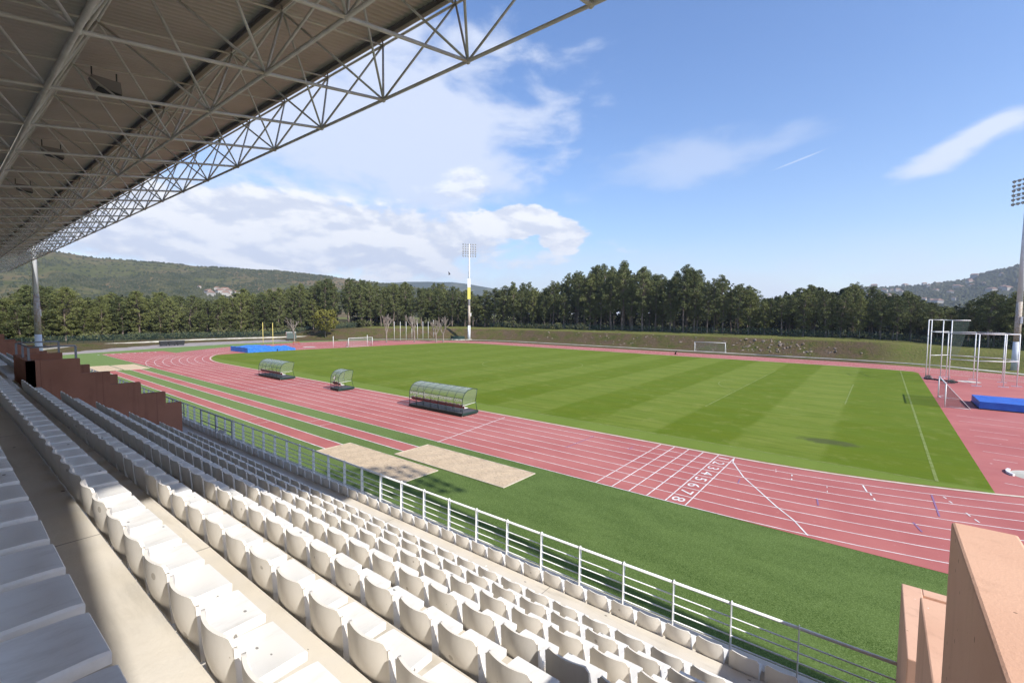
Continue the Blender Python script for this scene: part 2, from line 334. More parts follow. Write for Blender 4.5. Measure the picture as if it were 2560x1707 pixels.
# ------------------------------------------------------------------ mesh helpers
class MB:
    def __init__(s): s.v = []; s.f = []; s.sm = []
    def add(s, vs, fs, smooth=False):
        o = len(s.v); s.v += [tuple(p) for p in vs]; s.f += [tuple(i + o for i in f) for f in fs]; s.sm += [smooth] * len(fs); return s
    def box(s, a, b):
        x0, y0, z0 = a; x1, y1, z1 = b
        return s.add([(x0, y0, z0), (x1, y0, z0), (x1, y1, z0), (x0, y1, z0), (x0, y0, z1), (x1, y0, z1), (x1, y1, z1), (x0, y1, z1)],
                     [(0, 3, 2, 1), (4, 5, 6, 7), (0, 1, 5, 4), (1, 2, 6, 5), (2, 3, 7, 6), (3, 0, 4, 7)])
    def tube(s, p, q, r, n=8, r2=None, caps=True):
        p = Vector(p); q = Vector(q); d = (q - p)
        if d.length < 1e-6: return s
        d.normalize(); a = Vector((0, 0, 1)) if abs(d.z) < 0.9 else Vector((1, 0, 0))
        u = d.cross(a).normalized(); v = d.cross(u); r2 = r if r2 is None else r2
        vs = []
        for (c, rr) in ((p, r), (q, r2)):
            for i in range(n):
                t = 2 * math.pi * i / n; vs.append(c + (u * math.cos(t) + v * math.sin(t)) * rr)
        fs = [(i, (i + 1) % n, n + (i + 1) % n, n + i) for i in range(n)]
        o = len(s.v); s.add(vs, fs, True)
        if caps:
            s.f += [tuple(o + i for i in range(n - 1, -1, -1)), tuple(o + n + i for i in range(n))]; s.sm += [False, False]
        return s
    def path(s, pts, r, n=6):
        for a, b in zip(pts, pts[1:]): s.tube(a, b, r, n)
        return s
    def sphere(s, c, r, n=8, m=5):
        vs = [(c[0], c[1], c[2] + r)]
        for j in range(1, m):
            ph = math.pi * j / m
            for i in range(n):
                t = 2 * math.pi * i / n; vs.append((c[0] + r * math.sin(ph) * math.cos(t), c[1] + r * math.sin(ph) * math.sin(t), c[2] + r * math.cos(ph)))
        vs.append((c[0], c[1], c[2] - r)); L = len(vs) - 1
        fs = [(0, 1 + i, 1 + (i + 1) % n) for i in range(n)]
        for j in range(m - 2):
            for i in range(n):
                a = 1 + j * n + i; b = 1 + j * n + (i + 1) % n; fs.append((a, a + n, b + n, b))
        k = 1 + (m - 2) * n
        fs += [(L, k + (i + 1) % n, k + i) for i in range(n)]
        return s.add(vs, fs, True)
    def prism(s, poly, axis, a, b):
        """poly: 2-D outline; axis 'x': poly is (y,z), swept a..b in x; 'y': (x,z); 'z': (x,y)"""
        def P(p, t): return (t, p[0], p[1]) if axis == 'x' else ((p[0], t, p[1]) if axis == 'y' else (p[0], p[1], t))
        n = len(poly); vs = [P(p, a) for p in poly] + [P(p, b) for p in poly]
        fs = [tuple(range(n - 1, -1, -1)), tuple(range(n, 2 * n))] + [(i, (i + 1) % n, n + (i + 1) % n, n + i) for i in range(n)]
        return s.add(vs, fs)
    def strip(s, pts, wd, z, closed=False):
        """flat line of width wd along 2-D pts"""
        n = len(pts); L = []; Rr = []
        for i in range(n):
            if closed: a = pts[i - 1]; c = pts[(i + 1) % n]
            else: a = pts[max(i - 1, 0)]; c = pts[min(i + 1, n - 1)]
            dx, dy = c[0] - a[0], c[1] - a[1]; l = math.hypot(dx, dy) or 1; nx, ny = -dy / l * wd / 2, dx / l * wd / 2
            L.append((pts[i][0] + nx, pts[i][1] + ny, z)); Rr.append((pts[i][0] - nx, pts[i][1] - ny, z))
        k = n if closed else n - 1
        return s.add(L + Rr, [(n + i, n + (i + 1) % n, (i + 1) % n, i) for i in range(k)])
    def mesh(s, name):
        me = bpy.data.meshes.new(name); me.from_pydata(s.v, [], s.f)
        if any(s.sm): me.polygons.foreach_set('use_smooth', s.sm)
        me.update(); return me
def link(name, me, m=None, parent=None, loc=(0, 0, 0), rz=0.0):
    o = bpy.data.objects.new(name, me); COL.objects.link(o)
    if m is not None and me is not None and not me.materials: me.materials.append(M[m] if isinstance(m, str) else m)
    o.parent = parent; o.location = loc
    if rz: o.rotation_euler = (0, 0, rz)
    return o
def part(name, mb, m, parent): return link(name, mb.mesh(name), m, parent)
def tag(o, label=None, cat=None, group=None, kind=None):
    if label: o['label'] = label
    if cat: o['category'] = cat
    if group: o['group'] = group
    if kind: o['kind'] = kind
    return o
def thing(name, label, cat, loc=(0, 0, 0), rz=0.0, group=None):
    o = link(name, None, None, None, loc, rz); o.empty_display_size = 0.3
    return tag(o, label, cat, group)
def struct(name, mb, m): return tag(link(name, mb.mesh(name), m), kind='structure')
def copy_tree(o, parent=None):
    c = o.copy(); COL.objects.link(c); c.parent = parent
    for ch in list(o.children): copy_tree(ch, c)
    return c
def gridmesh(xs, ys, fz):
    X, Y = np.meshgrid(xs, ys); Z = fz(X, Y)
    v = np.stack([X.ravel(), Y.ravel(), Z.ravel()], 1); nx = len(xs); ny = len(ys)
    i = np.arange(nx * ny).reshape(ny, nx)
    f = np.stack([i[:-1, :-1].ravel(), i[:-1, 1:].ravel(), i[1:, 1:].ravel(), i[1:, :-1].ravel()], 1)
    return quickmesh(v, f)
def quickmesh(v, f, name='mesh', smooth=False):
    me = bpy.data.meshes.new(name); k = f.shape[1]
    me.vertices.add(len(v)); me.vertices.foreach_set('co', np.asarray(v, np.float32).ravel())
    me.loops.add(f.size); me.loops.foreach_set('vertex_index', f.astype(np.int32).ravel())
    me.polygons.add(len(f)); me.polygons.foreach_set('loop_start', np.arange(0, f.size, k, dtype=np.int32))
    me.polygons.foreach_set('loop_total', np.full(len(f), k, np.int32))
    if smooth: me.polygons.foreach_set('use_smooth', np.ones(len(f), bool))
    me.update(calc_edges=True); return me
def sstep(x, a, b):
    t = np.clip((x - a) / (b - a), 0, 1); return t * t * (3 - 2 * t)

# ------------------------------------------------------------------ terrain
CX0, CX1, CYC = -84.39, 0.0, 46.26      # the track's two bend centres
def dist_out(X, Y):
    dx = X - np.clip(X, CX0, CX1); return np.hypot(dx, Y - CYC) - 46.26
def ground_z(X, Y):
    X = np.asarray(X, float); Y = np.asarray(Y, float)
    d = dist_out(X, Y); s = sstep(Y, 48, 86)
    H = 0.9 + 2.95 * s - 1.2 * sstep(X, 0, 30)
    H = np.where(Y < 20, 0.0 + 0.9 * sstep(-X, 120, 150), H)
    H = H * np.where(X > 30, sstep(Y, 20, 80), 1)
    a = 22 - 12.3 * s; b = 33 - 16.0 * s
    rise = sstep(d, a, b)
    hsh = (np.sin(X * 12.9898 + Y * 78.233) * 43758.5453) % 1 - .5; hs2 = (np.sin(X * 3.11 + np.cos(Y * 2.3) * 2) * np.sin(Y * 3.7 + X * .7))
    bumps = .30 * hsh * sstep(d, 10.5, 12.5) * sstep(-d, -17.5, -15.5) * s + .12 * hs2 * rise * s + (np.sin(X * .31 + Y * .17) * np.sin(Y * .43 - X * .11) * .16 + np.sin(X * .9 + 2) * np.cos(Y * 1.1) * .05) * rise * (H > .3)
    return H * rise + bumps * 1.0 - 0.03
xs = np.concatenate([np.linspace(-3000, -330, 12), np.arange(-320, -150, 10.), np.arange(-150, 60, 1.5), np.arange(60, 320, 10.), np.linspace(330, 3000, 10)])
ys = np.concatenate([np.linspace(-1500, -90, 8), np.arange(-80, 80, 5.), np.arange(80, 130, 1.0), np.arange(130, 320, 10.), np.linspace(330, 4000, 12)])
g = link('ground', gridmesh(xs, ys, ground_z), 'bank'); tag(g, kind='structure')

def stadium(r, n=48):
    pts = []
    for i in range(n + 1):
        t = -math.pi / 2 + math.pi * i / n; pts.append((CX1 + r * math.cos(t), CYC + r * math.sin(t)))
    for i in range(n + 1):
        t = math.pi / 2 + math.pi * i / n; pts.append((CX0 + r * math.cos(t), CYC + r * math.sin(t)))
    return pts
def sheet(name, poly, z, m):
    mb = MB(); mb.add([(p[0], p[1], z) for p in poly], [tuple(range(len(poly)))]); return struct(name, mb, m)
# artificial turf round the near side and the left end, road, path
sheet('turf', [(-134, -16), (60, -16), (60, 30), (36, 50), (20, 78), (0, 92.9), (-40, 93.0), (-84, 93.0), (-112, 88), (-128, 72), (-137, 52), (-139, 30), (-135.5, 13), (-126, -8)], -0.012, 'turf')
rp = [(-118, -40), (-121.7, -14.5), (-124.5, -7.5), (-133.6, 13.3), (-137.5, 30), (-137.5, 50)]
rq = [(-152.5, 50), (-154.5, 40), (-154, 23.6), (-147, 1), (-127, -14), (-124, -40)]
sheet('road', rp + rq, -0.008 + 0.01, 'asphalt')
mb = MB(); mb.strip(rp, 0.5, 0.012); struct('road_edge', mb, 'pale')
mb = MB()
pth = [(p[0], p[1]) for p in stadium(46.26 + 6.7, 40) if p[1] > 60]
pth = [p for p in pth]
mb.strip([(44, 62), (38, 75), (27, 87)] + [p for p in pth if p[0] < 20], 1.7, 0.03); struct('path', mb, 'pale')
# red running track
red = [(20.5, 0.35), (60, 0.35), (60, 4), (46.26, 20)] + [p for p in stadium(46.35, 48) if p[1] > 20]
red2 = [p for p in red if not (p[1] < 12 and p[0] < CX0)]
left_arc = [p for p in stadium(46.35, 96) if p[0] < CX0 and p[1] > 11.4]
right_arc = [p for p in stadium(46.35, 96) if p[0] >= 0 and p[1] > 40]
poly = [(-121.9, 1.0), (-100, 0.0), (0, 0.0), (9.4, 0.15), (50, 0.15), (50, 40)] + right_arc + left_arc + [(-123.2, 11.2)]
poly = [(-121.9, 0.0), (50, 0.0), (50, 40)] + right_arc + left_arc + [(-123.0, 11.0)]
sheet('running_track', poly, 0.0, 'track')
# grass pitch
gp = []
arc = [p for p in stadium(36.2, 96)]
near = [p for p in arc if p[1] < CYC and p[0] <= 12.2 and p[0] >= -103.0]
near_r = sorted([p for p in near if p[0] >= 0], key=lambda p: p[0]); near_l = sorted([p for p in near if p[0] <= CX0], key=lambda p: p[0])
far_r = sorted([p for p in arc if p[1] > CYC and 0 <= p[0] <= 12.2], key=lambda p: -p[0]); far_l = sorted([p for p in arc if p[1] > CYC and -99.5 <= p[0] <= CX0], key=lambda p: -p[0])
gp = near_l + near_r + [(12.2, 11.95), (12.2, 78.4)] + far_r + far_l + [(-99.6, 78.5), (-101.6, 62), (-102.8, 46), (-104.6, 30), (-104.4, 21), (-103.2, 15.3)]
sheet('pitch', gp, 0.012, 'pitch')
# kerb, lane lines
mb = MB(); mb.strip(stadium(36.45, 64), 0.22, 0.022, True); struct('kerb', mb, 'beige')
mb = MB()
for i in range(1, 9):
    r = 36.5 + 1.22 * i; mb.strip(stadium(r, 64), 0.06, 0.006, True)
for i in range(1, 9):      # the straight's lanes run on past the bend to the sprint starts
    yy = 9.76 - 1.22 * i; mb.strip([(CX0, yy), (-120.5, yy)], 0.05, 0.006)
mb.strip([(0, 0), (0, 9.76)], 0.06, 0.010)
for a in (1, 2, 3, 4, 5): mb.strip([(-a * 0.975, 0), (-a * 0.975, 9.7)], 0.06, 0.010)
mb.strip([(-17.55, -0.1), (-18.9, 9.2)], 0.07, 0.010)
mb.strip([(-51.4, 0.1), (-51.3, 9.2)], 0.07, 0.010); mb.strip([(-62.4, 0.3), (-61.2, 9.2)], 0.07, 0.010)
cs = [(0.03, 9.5), (0.12, 8.8), (0.63, 7.66), (1.3, 6.2), (2.22, 4.76), (3.48, 2.77), (4.4, 1.5), (5.07, 0.2)]
mb.strip(cs, 0.07, 0.010)
for (x, lane) in [(4.0, 1.5), (5.6, 2.5)]: pass
def staggers(mb, items, z=0.011):
    for (x0, y0, x1, y1, wd) in items: mb.strip([(x0, y0), (x1, y1)], wd, z)
staggers(mb, [(3.4, 8.49, 3.43, 8.2, .07), (3.49, 7.7, 3.52, 7.41, .07), (6.7, 9.02, 6.91, 7.92, .07), (7.04, 7.85, 7.1, 7.5, .07), (7.19, 7.1, 7.25, 6.82, .07), (10.0, 9.7, 10.1, 9.45, .07),
              (10.18, 9.1, 10.27, 8.85, .07), (10.65, 7.7, 10.75, 7.29, .07), (10.86, 6.98, 10.98, 6.65, .07), (2.5, 9.0, 2.52, 8.8, .03), (2.57, 8.6, 2.59, 8.4, .03), (5.17, 7.56, 5.2, 7.3, .03), (5.24, 6.8, 5.27, 6.56, .03)])
for k in range(9):
    mb.strip([(-121.5 + .3, 9.76 - 1.22 * k - .6), (-120.6, 9.76 - 1.22 * k - .6)], 0.3, 0.006)
struct('lane_markings', mb, 'paint')
mb = MB(); staggers(mb, [(-9.71, 4.65, -9.63, 8.59, .06), (-6.16, 6.99, -6.15, 7.8, .06), (1.21, 5.73, 1.29, 4.91, .06), (4.95, 5.12, 5.08, 4.21, .07), (9.55, 9.6, 9.62, 6.32, .07), (8.63, 4.72, 8.88, 3.72, .07)], 0.012); struct('blue_markings', mb, 'blueline')
# pitch lines
mb = MB(); z = 0.020; GX, TY0, TY1, XC = 9.95, 12.45, 80.3, -42.9; GL = 2 * XC - GX
def L(*p, wd=0.12): mb.strip(list(p), wd, z)
L((GX, TY0), (GX, TY1), wd=.16); L((GL, TY0 + 3), (GL, TY1)); L((GL, TY0), (GX, TY0)); L((GL, TY1), (GX, TY1)); L((XC, TY0), (XC, TY1))
cyp = (TY0 + TY1) / 2
L(*[(XC + 9.15 * math.cos(t), cyp + 9.15 * math.sin(t)) for t in np.linspace(0, 2 * math.pi, 60)])
for s, gx in ((-1, GX), (1, GL)):
    L((gx, cyp - 20.15), (gx + s * 16.5, cyp - 20.15), (gx + s * 16.5, cyp + 20.15), (gx, cyp + 20.15)) if False else None
    L((gx + s * 16.5, cyp - 20.15), (gx + s * 16.5, cyp + 20.15)); L((gx + s * 5.5, cyp - 9.16), (gx + s * 5.5, cyp + 9.16))
    c = gx + s * 11; a = math.acos(5.5 / 9.15)
    L(*[(c + s * 9.15 * math.cos(t), cyp + 9.15 * math.sin(t)) for t in np.linspace(-a, a, 20)])
struct('pitch_lines', mb, 'wline')
# long jump runways and pits
mb = MB(); mk = MB(); cr = MB()
for (y0, x0) in ((-5.45, -22.1), (-2.42, -17.5)):
    mb.add([(x0, y0 - .66, 0.0), (x0, y0 + .66, 0.0), (-85.2, y0 + .66, 0.0), (-85.2, y0 - .66, 0.0)], [(0, 1, 2, 3)])
    for s in (-1, 1): mk.strip([(x0, y0 + s * .66), (-85.2, y0 + s * .66)], 0.08, 0.006)
    for k, xx in enumerate((x0 - 1.2, x0 - 2.6, x0 - 11, x0 - 13)): mk.strip([(xx, y0 - .55), (xx, y0 + .55)], 0.05 if k > 1 else 0.2, 0.007) if k > 1 else None
struct('runway', mb, 'track'); struct('runway_lines', mk, 'paint')
pits = [((-22.05, -6.75), (-13.0, -4.3)), ((-17.5, -3.85), (-8.3, -1.05)), ((-94.5, -7.2), (-85.7, -4.0)), ((-94.0, -3.7), (-85.2, -0.6))]
for k, ((ax, ay), (bx, by)) in enumerate(pits):
    t = thing('sand_pit', ['long jump sand pit nearest the railing, its sand partly shaded', 'long jump sand pit beside the red track, fully sunlit sand', 'far sand pit at the left end of the runway closest to the stand', 'far sand pit at the left end of the runway beside the track'][k], 'sand pit', ((ax + bx) / 2, (ay + by) / 2, 0))
    w2, h2 = (bx - ax) / 2, (by - ay) / 2
    n = 26; X, Y = np.meshgrid(np.linspace(-w2, w2, n * 3), np.linspace(-h2, h2, n))
    me = gridmesh(np.linspace(-w2, w2, n * 3), np.linspace(-h2, h2, n), lambda X, Y: 0.022 + 0.020 * np.sin(X * 5 + 2 * np.sin(Y * 4)) * np.cos(Y * 7))
    link('sand', me, 'sand', t)
    b = MB()
    for (p, q) in (((-w2 - .06, -h2 - .06), (w2 + .06, -h2)), ((-w2 - .06, h2), (w2 + .06, h2 + .06)), ((-w2 - .06, -h2), (-w2, h2)), ((w2, -h2), (w2 + .06, h2))):
        b.box((p[0], p[1], 0.0), (q[0], q[1], 0.035))
    part('border', b, 'beige', t)
# lane numbers at the finish
def text_obj(s, size, name, m, depth=0.0, off=0.0):
    cu = bpy.data.curves.new(name, 'FONT'); cu.body = s; cu.size = size; cu.extrude = depth; cu.offset = off; cu.align_x = 'CENTER'; cu.align_y = 'CENTER'; cu.resolution_u = 3
    o = bpy.data.objects.new(name, cu); COL.objects.link(o)
    dg = bpy.context.evaluated_depsgraph_get(); me = bpy.data.meshes.new_from_object(o.evaluated_get(dg))
    COL.objects.unlink(o); bpy.data.objects.remove(o); me.materials.clear(); me.materials.append(M[m]); return me
for k in range(8):
    me = text_obj(str(k + 1), 0.92, 'lane_number', 'paint', off=.004)
    for v in me.vertices: v.co.x *= 1.35
    o = link('lane_number', me, None, None, (-0.55, 9.76 - 1.22 * (k + .5), 0.012)); o.rotation_euler = (0, 0, R(-90))
    tag(o, kind='structure')

# ------------------------------------------------------------------ grandstand
GS = thing('grandstand', 'long covered grandstand with concrete terraces under a white tubular space frame roof', 'grandstand')
PITCH = 0.508
ROWY = dict(g=-14.97, f=-16.94, e=-17.76, d=-18.58, c=-19.39, b=-20.18, a=-20.98, z=-21.78, y=-22.59)
TOPZ = dict(g=4.03, f=4.985, e=5.455, d=5.93, c=6.39, b=6.824, a=7.26, z=7.69, y=8.15)
LZ = {k: v - 0.28 for k, v in TOPZ.items()}
prof = [(-13.98, -0.05), (-13.98, 3.42), (-14.28, 3.42), (-14.28, 3.28), (-14.985, 3.28), (-14.985, LZ['g']), (-16.2, LZ['g']), (-16.2, 4.24), (-16.955, 4.24)]
for a, b in zip('fedcbazy', 'edcbazy '):
    prof.append((ROWY[a] - .015, LZ[a]))
    if b != ' ': prof.append((ROWY[b] - .015, LZ[a]))
prof += [(-27.0, LZ['y']), (-27.0, 9.4), (-30.5, 9.4), (-30.5, -0.05)]
mb = MB(); n = len(prof)
XL, XR = -98.0, 13.5
mb.prism([(p[0], p[1]) for p in prof[::-1]], 'x', XL, XR); part('terrace', mb, 'concrete', GS)
# rear wall carries the roof; unseen tower at right added to shade rear row
mb = MB(); mb.box((10.6, -31.0, 7.9), (13.5, -22.88, 19.0)); part('shade_tower', mb, 'terracotta', GS)
mb = MB(); mb.box((XL, -31.2, 7.9), (13.5, -30.5, 17.0)); part('rear_wall', mb, 'concrete', GS)
# space frame roof
TH = math.atan(0.17); MOD = 3.9; MX = 3.945; DEP = 2.79
def low(i, j): # i along x, j rows back from the front chord
    s = -j * MOD; return Vector((-6.36 + MX * i, -12.72 + s * math.cos(TH), 16.43 + s * math.sin(TH)))
def upp(i, j):
    s = (0.5 - j) * MOD
    return Vector((-6.36 + MX * (i + .5), -12.72 + s * math.cos(TH) - DEP * math.sin(TH), 16.43 + s * math.sin(TH) + DEP * math.cos(TH)))
I0, I1 = -29, 4; J = 5
RF = GS
chl = MB()
fr = link('space_frame', None, None, GS)
for j in range(J):
    c = MB(); c.tube(low(I0, j), low(I1, j), 0.052 if j < 2 else 0.062, 10)
    for i in range(I0, I1 + 1): c.sphere(low(i, j), 0.085, 10, 6)
    part('lower_chord', c, 'truss', fr)
for j in range(J + 1):
    c = MB(); c.tube(upp(I0 - 1, j), upp(I1, j), 0.045, 8)
    for i in range(I0 - 1, I1 + 1): c.sphere(upp(i, j), 0.075, 8, 5)
    part('upper_chord', c, 'truss', fr)
for i in range(I0, I1 + 1):
    c = MB(); c.tube(low(i, 0), low(i, J - 1), 0.050, 8); part('cross_chord', c, 'truss', fr)
for i in range(I0 - 1, I1 + 1):
    c = MB(); c.tube(upp(i, 0), upp(i, J), 0.036, 8); part('upper_cross_chord', c, 'truss', fr)
webs = []
for i in range(I0, I1 + 1):
    for j in range(J):
        for di in (-1, 0):
            for dj in (0, 1):
                a = low(i, j); b = upp(i + di, j + dj); mdl = (a + b) / 2
                vis = (mdl - CAM).dot(vF) > 0
                webs.append(((mdl - CAM).length + (0 if vis else 500), a, b))
webs.sort(key=lambda t: t[0])
for k, (d, a, b) in enumerate(webs[:100]):
    c = MB(); c.tube(a, b, 0.038, 8); part('web_brace', c, 'truss', fr)
c = MB()
for (d, a, b) in webs[100:]: c.tube(a, b, 0.038, 6, caps=False)
tag(part('web_brace', c, 'truss', fr), kind='stuff')
c = MB()
nrm = Vector((0, -math.sin(TH), math.cos(TH)))
for j in range(J + 1):
    for hh in (0.30,):
        pu = MB(); a = upp(I0 - 1, j) + nrm * hh; b = upp(I1, j) + nrm * hh; a.x = -123.0; b.x = 14.1
        for (w_, h0, h1) in ((0.09, -.10, -.085), (0.006, -.085, .085), (0.09, .085, .10)):
            sdir = Vector((0, math.cos(TH), math.sin(TH)))
            vs = []
            for P in (a, b):
                for (su, sn) in ((-w_, h0), (w_, h0), (w_, h1), (-w_, h1)): vs.append(P + sdir * su + nrm * sn)
            pu.add(vs, [(0, 1, 2, 3), (7, 6, 5, 4), (0, 4, 5, 1), (1, 5, 6, 2), (2, 6, 7, 3), (3, 7, 4, 0)])
        for i in range(I0 - 1, I1 + 1):
            q = upp(i, j); pu.tube(q, q + nrm * .2, 0.03, 6)
        part('purlin', pu, 'purlin', GS)
# corrugated sheet
xs_ = []; hs_ = []
xx = -123.0
while xx < 14.2:
    for (dx, h) in ((0, 0), (.13, 0), (.15, .065), (.225, .065), (.245, 0)): xs_.append(xx + dx); hs_.append(h)
    xx += .25
f0 = upp(0, 0) + nrm * .405; f1 = upp(0, J) + nrm * .405
sdir = Vector((0, math.cos(TH), math.sin(TH))); f0 = f0 + sdir * .18; f1 = f1 - sdir * 1.4
v = []
for (P) in (f0, f1):
    for a, h in zip(xs_, hs_): v.append((a, P.y + nrm.y * h, P.z + nrm.z * h))
n = len(xs_); i = np.arange(n - 1)
me = quickmesh(np.array(v), np.stack([i, i + 1, i + 1 + n, i + n], 1)); link('roof_sheet', me, 'sheet', GS)
fm = MB(); fm.box((-123.0, f0.y - .02, f0.z - .16), (14.2, f0.y + .04, f0.z + .10)); part('fascia', fm, 'truss', GS)
# stepped stair walls in terracotta render (in pairs, one each side of a stairway)
ST = [(-16.18, 5.51), (-16.72, 6.0), (-17.52, 6.48), (-18.42, 6.99), (-19.24, 7.54)]
def stepwall(xa, xb, mname, label):
    pts = [(-16.18, 3.7)]
    for k, (yy, zz) in enumerate(ST):
        if k: pts.append((yy, ST[k - 1][1]))
        pts.append((yy, zz)) if k else pts.append((yy, zz))
    pts += [(-20.6, 7.54), (-20.6, 3.7)]
    t = thing('stair_wall', label, 'stepped wall'); b = MB(); b.prism(pts, 'x', xa, xb); part('wall', b, mname, t); return t
def guard(x, label):
    t = thing('handrail', label, 'handrail', (x, 0, 7.54), group='grey handrails on top of the stepped walls')
    b = MB(); b.tube((0, -20.52, .45), (0, -19.33, .46), .028, 8); part('top_rail', b, 'grey', t)
    for yy in (-20.52, -19.33): b = MB(); b.box((-.03, yy - .03, 0), (.03, yy + .03, .44)); part('post', b, 'grey', t)
    return t
stepwall(-15.72, -15.5, 'rust', 'stepped rust red stair wall, near side of the left stairway, whole face in view')
stepwall(-19.2, -19.0, 'rust', 'stepped rust red stair wall behind the nearer one, only its step tops showing')
t = thing('cross_wall', 'short rust red cross wall closing the stairway behind the nearer stepped wall', 'wall'); b = MB(); b.box((-19.0, -20.6, 3.7), (-15.5, -20.38, 7.545)); part('wall', b, 'rust', t)
guard(-15.6, 'grey handrail on the nearer stepped wall'); guard(-19.1, 'grey handrail on the farther stepped wall')
t = thing('handrail', 'grey handrail linking the two stepped wall handrails across the stair top', 'handrail', (0, -20.5, 7.54))
b = MB(); b.tube((-19.1, 0, .45), (-15.6, 0, .45), .028, 8); part('top_rail', b, 'grey', t)
b = MB(); b.box((-17.4, -.03, 0), (-17.34, .03, .44)); part('post', b, 'grey', t)
stepwall(-42.1, -41.9, 'rust', 'farther rust red stair wall near the left edge, below the mast')
stepwall(-45.6, -45.4, 'rust', 'rust red stair wall farthest along the stand')
t = thing('cross_wall', 'far rust red cross wall near the left edge behind the far seats', 'wall'); b = MB(); b.box((-45.4, -20.6, 3.7), (-41.9, -20.3, 7.545)); part('wall', b, 'rust', t)
# right-hand stairway walls
t = thing('stair_wall', 'tall peach terracotta wall with broad flat top at the lower right corner', 'wall')
b = MB(); b.prism([(-27, 3.3), (-19.49, 3.3), (-19.49, 8.26), (-27, 8.26)], 'x', 7.45, 7.68); part('upper_wall', b, 'terracotta', t)
b = MB(); b.prism([(-19.49, 3.3), (-17.33, 3.3), (-17.33, 6.84), (-19.49, 6.84)], 'x', 7.5, 7.76); part('middle_wall', b, 'terracotta', t)
t = thing('low_stair_wall', 'low peach terracotta wall at the end of the railing, beside the tall one', 'wall')
b = MB(); b.prism([(-15.93, 2.0), (-14.05, 2.0), (-14.05, 5.45), (-15.93, 5.45)], 'x', 7.52, 7.74); part('side_wall', b, 'terracotta', t)
b = MB(); b.box((7.74, -14.24, 2.0), (11.0, -14.05, 5.45)); part('front_wall', b, 'terracotta', t)
for o_ in [q for q in bpy.data.objects if q.name.split('.')[0] in ('upper_wall', 'middle_wall', 'side_wall', 'front_wall')]:
    bv = o_.modifiers.new('edge', 'BEVEL'); bv.width = 0.012; bv.segments = 2
# front railing
t = thing('railing', 'long white steel railing with flat upright posts along the front of the grandstand', 'railing', (0, -14.12, 3.42))
HR = 0.90
b = MB(); b.tube((-97.5, 0, HR - .045), (7.52, 0, HR - .045), 0.027, 10); part('top_rail', b, 'steel_white', t)
for zz in (.12, .28, .445, .61):
    b = MB(); b.tube((-97.5, 0.0, zz), (7.52, 0.0, zz), 0.0125, 6); part('rail', b, 'steel_white', t)
pm = MB()
ol = [(-.056, 0), (.056, 0), (.04, HR - .03), (.032, HR - .01), (.017, HR + .005), (0, HR + .01), (-.017, HR + .005), (-.032, HR - .01), (-.04, HR - .03)]
pm.prism(ol, 'x', -.007, .007); pme = pm.mesh('post')
x = 6.31
for k in range(100):
    link('post', pme, 'steel_white', t, (x - 1.005 * k, 0, 0))
# two grey barrier frames at the front stair openings
def barrier(xa, xb, label):
    t = thing('barrier', label, 'barrier', (0, -14.93, LZ['g']))
    w_ = xb - xa
    b = MB(); b.tube((xa, 0, .98), (xb, 0, .98), .024, 8); part('top_rail', b, 'grey', t)
    b = MB(); b.tube((xa, 0, .5), (xb, 0, .5), .02, 8); part('middle_rail', b, 'grey', t)
    for xx in (xa, (xa + xb) / 2, xb): b = MB(); b.tube((xx, 0, 0), (xx, 0, .98), .026, 8); part('post', b, 'grey', t)
barrier(-17.33, -13.82, 'grey tubular barrier beside the foot of the stepped wall, nearer one')
barrier(-23.0, -19.6, 'grey tubular barrier partly hidden behind the stepped wall')
t = thing('loose_panel', 'pale grey panel leaning at the foot of the railing, under the nearer barrier', 'panel', (-15.9, -14.72, 3.3)); b = MB(); b.add([(-.35, -.12, .35), (.35, -.12, .35), (.35, .2, .62), (-.35, .2, .62), (-.35, -.12, .33), (.35, -.12, .33), (.35, .2, .6), (-.35, .2, .6)], [(0, 1, 2, 3), (7, 6, 5, 4), (0, 4, 5, 1), (1, 5, 6, 2), (2, 6, 7, 3), (3, 7, 4, 0)]); part('panel', b, 'seat', t)
# grey bin at the foot of the terracotta wall
t = thing('litter_bin', 'round grey open-topped bin in front of the terracotta wall, at the bottom edge', 'bin', (7.22, -15.35, 3.6))
b = MB(); n = 24; rr = 0.17; hh = .86
vs = []; 
for (r_, z_) in ((.15, 0), (rr, hh), (rr - .012, hh), (.14, .05)):
    for i in range(n): a = 2 * math.pi * i / n; vs.append((r_ * math.cos(a), r_ * math.sin(a), z_))
fs = [(k * n + i, k * n + (i + 1) % n, (k + 1) * n + (i + 1) % n, (k + 1) * n + i) for k in range(3) for i in range(n)]
fs.append(tuple(3 * n + i for i in range(n))); b.add(vs, fs, True); part('bin_body', b, 'binpl', t)
b = MB(); b.path([(rr * math.cos(2 * math.pi * i / n), rr * math.sin(2 * math.pi * i / n), hh) for i in range(n + 1)], .009, 6); part('rim', b, 'binpl', t)

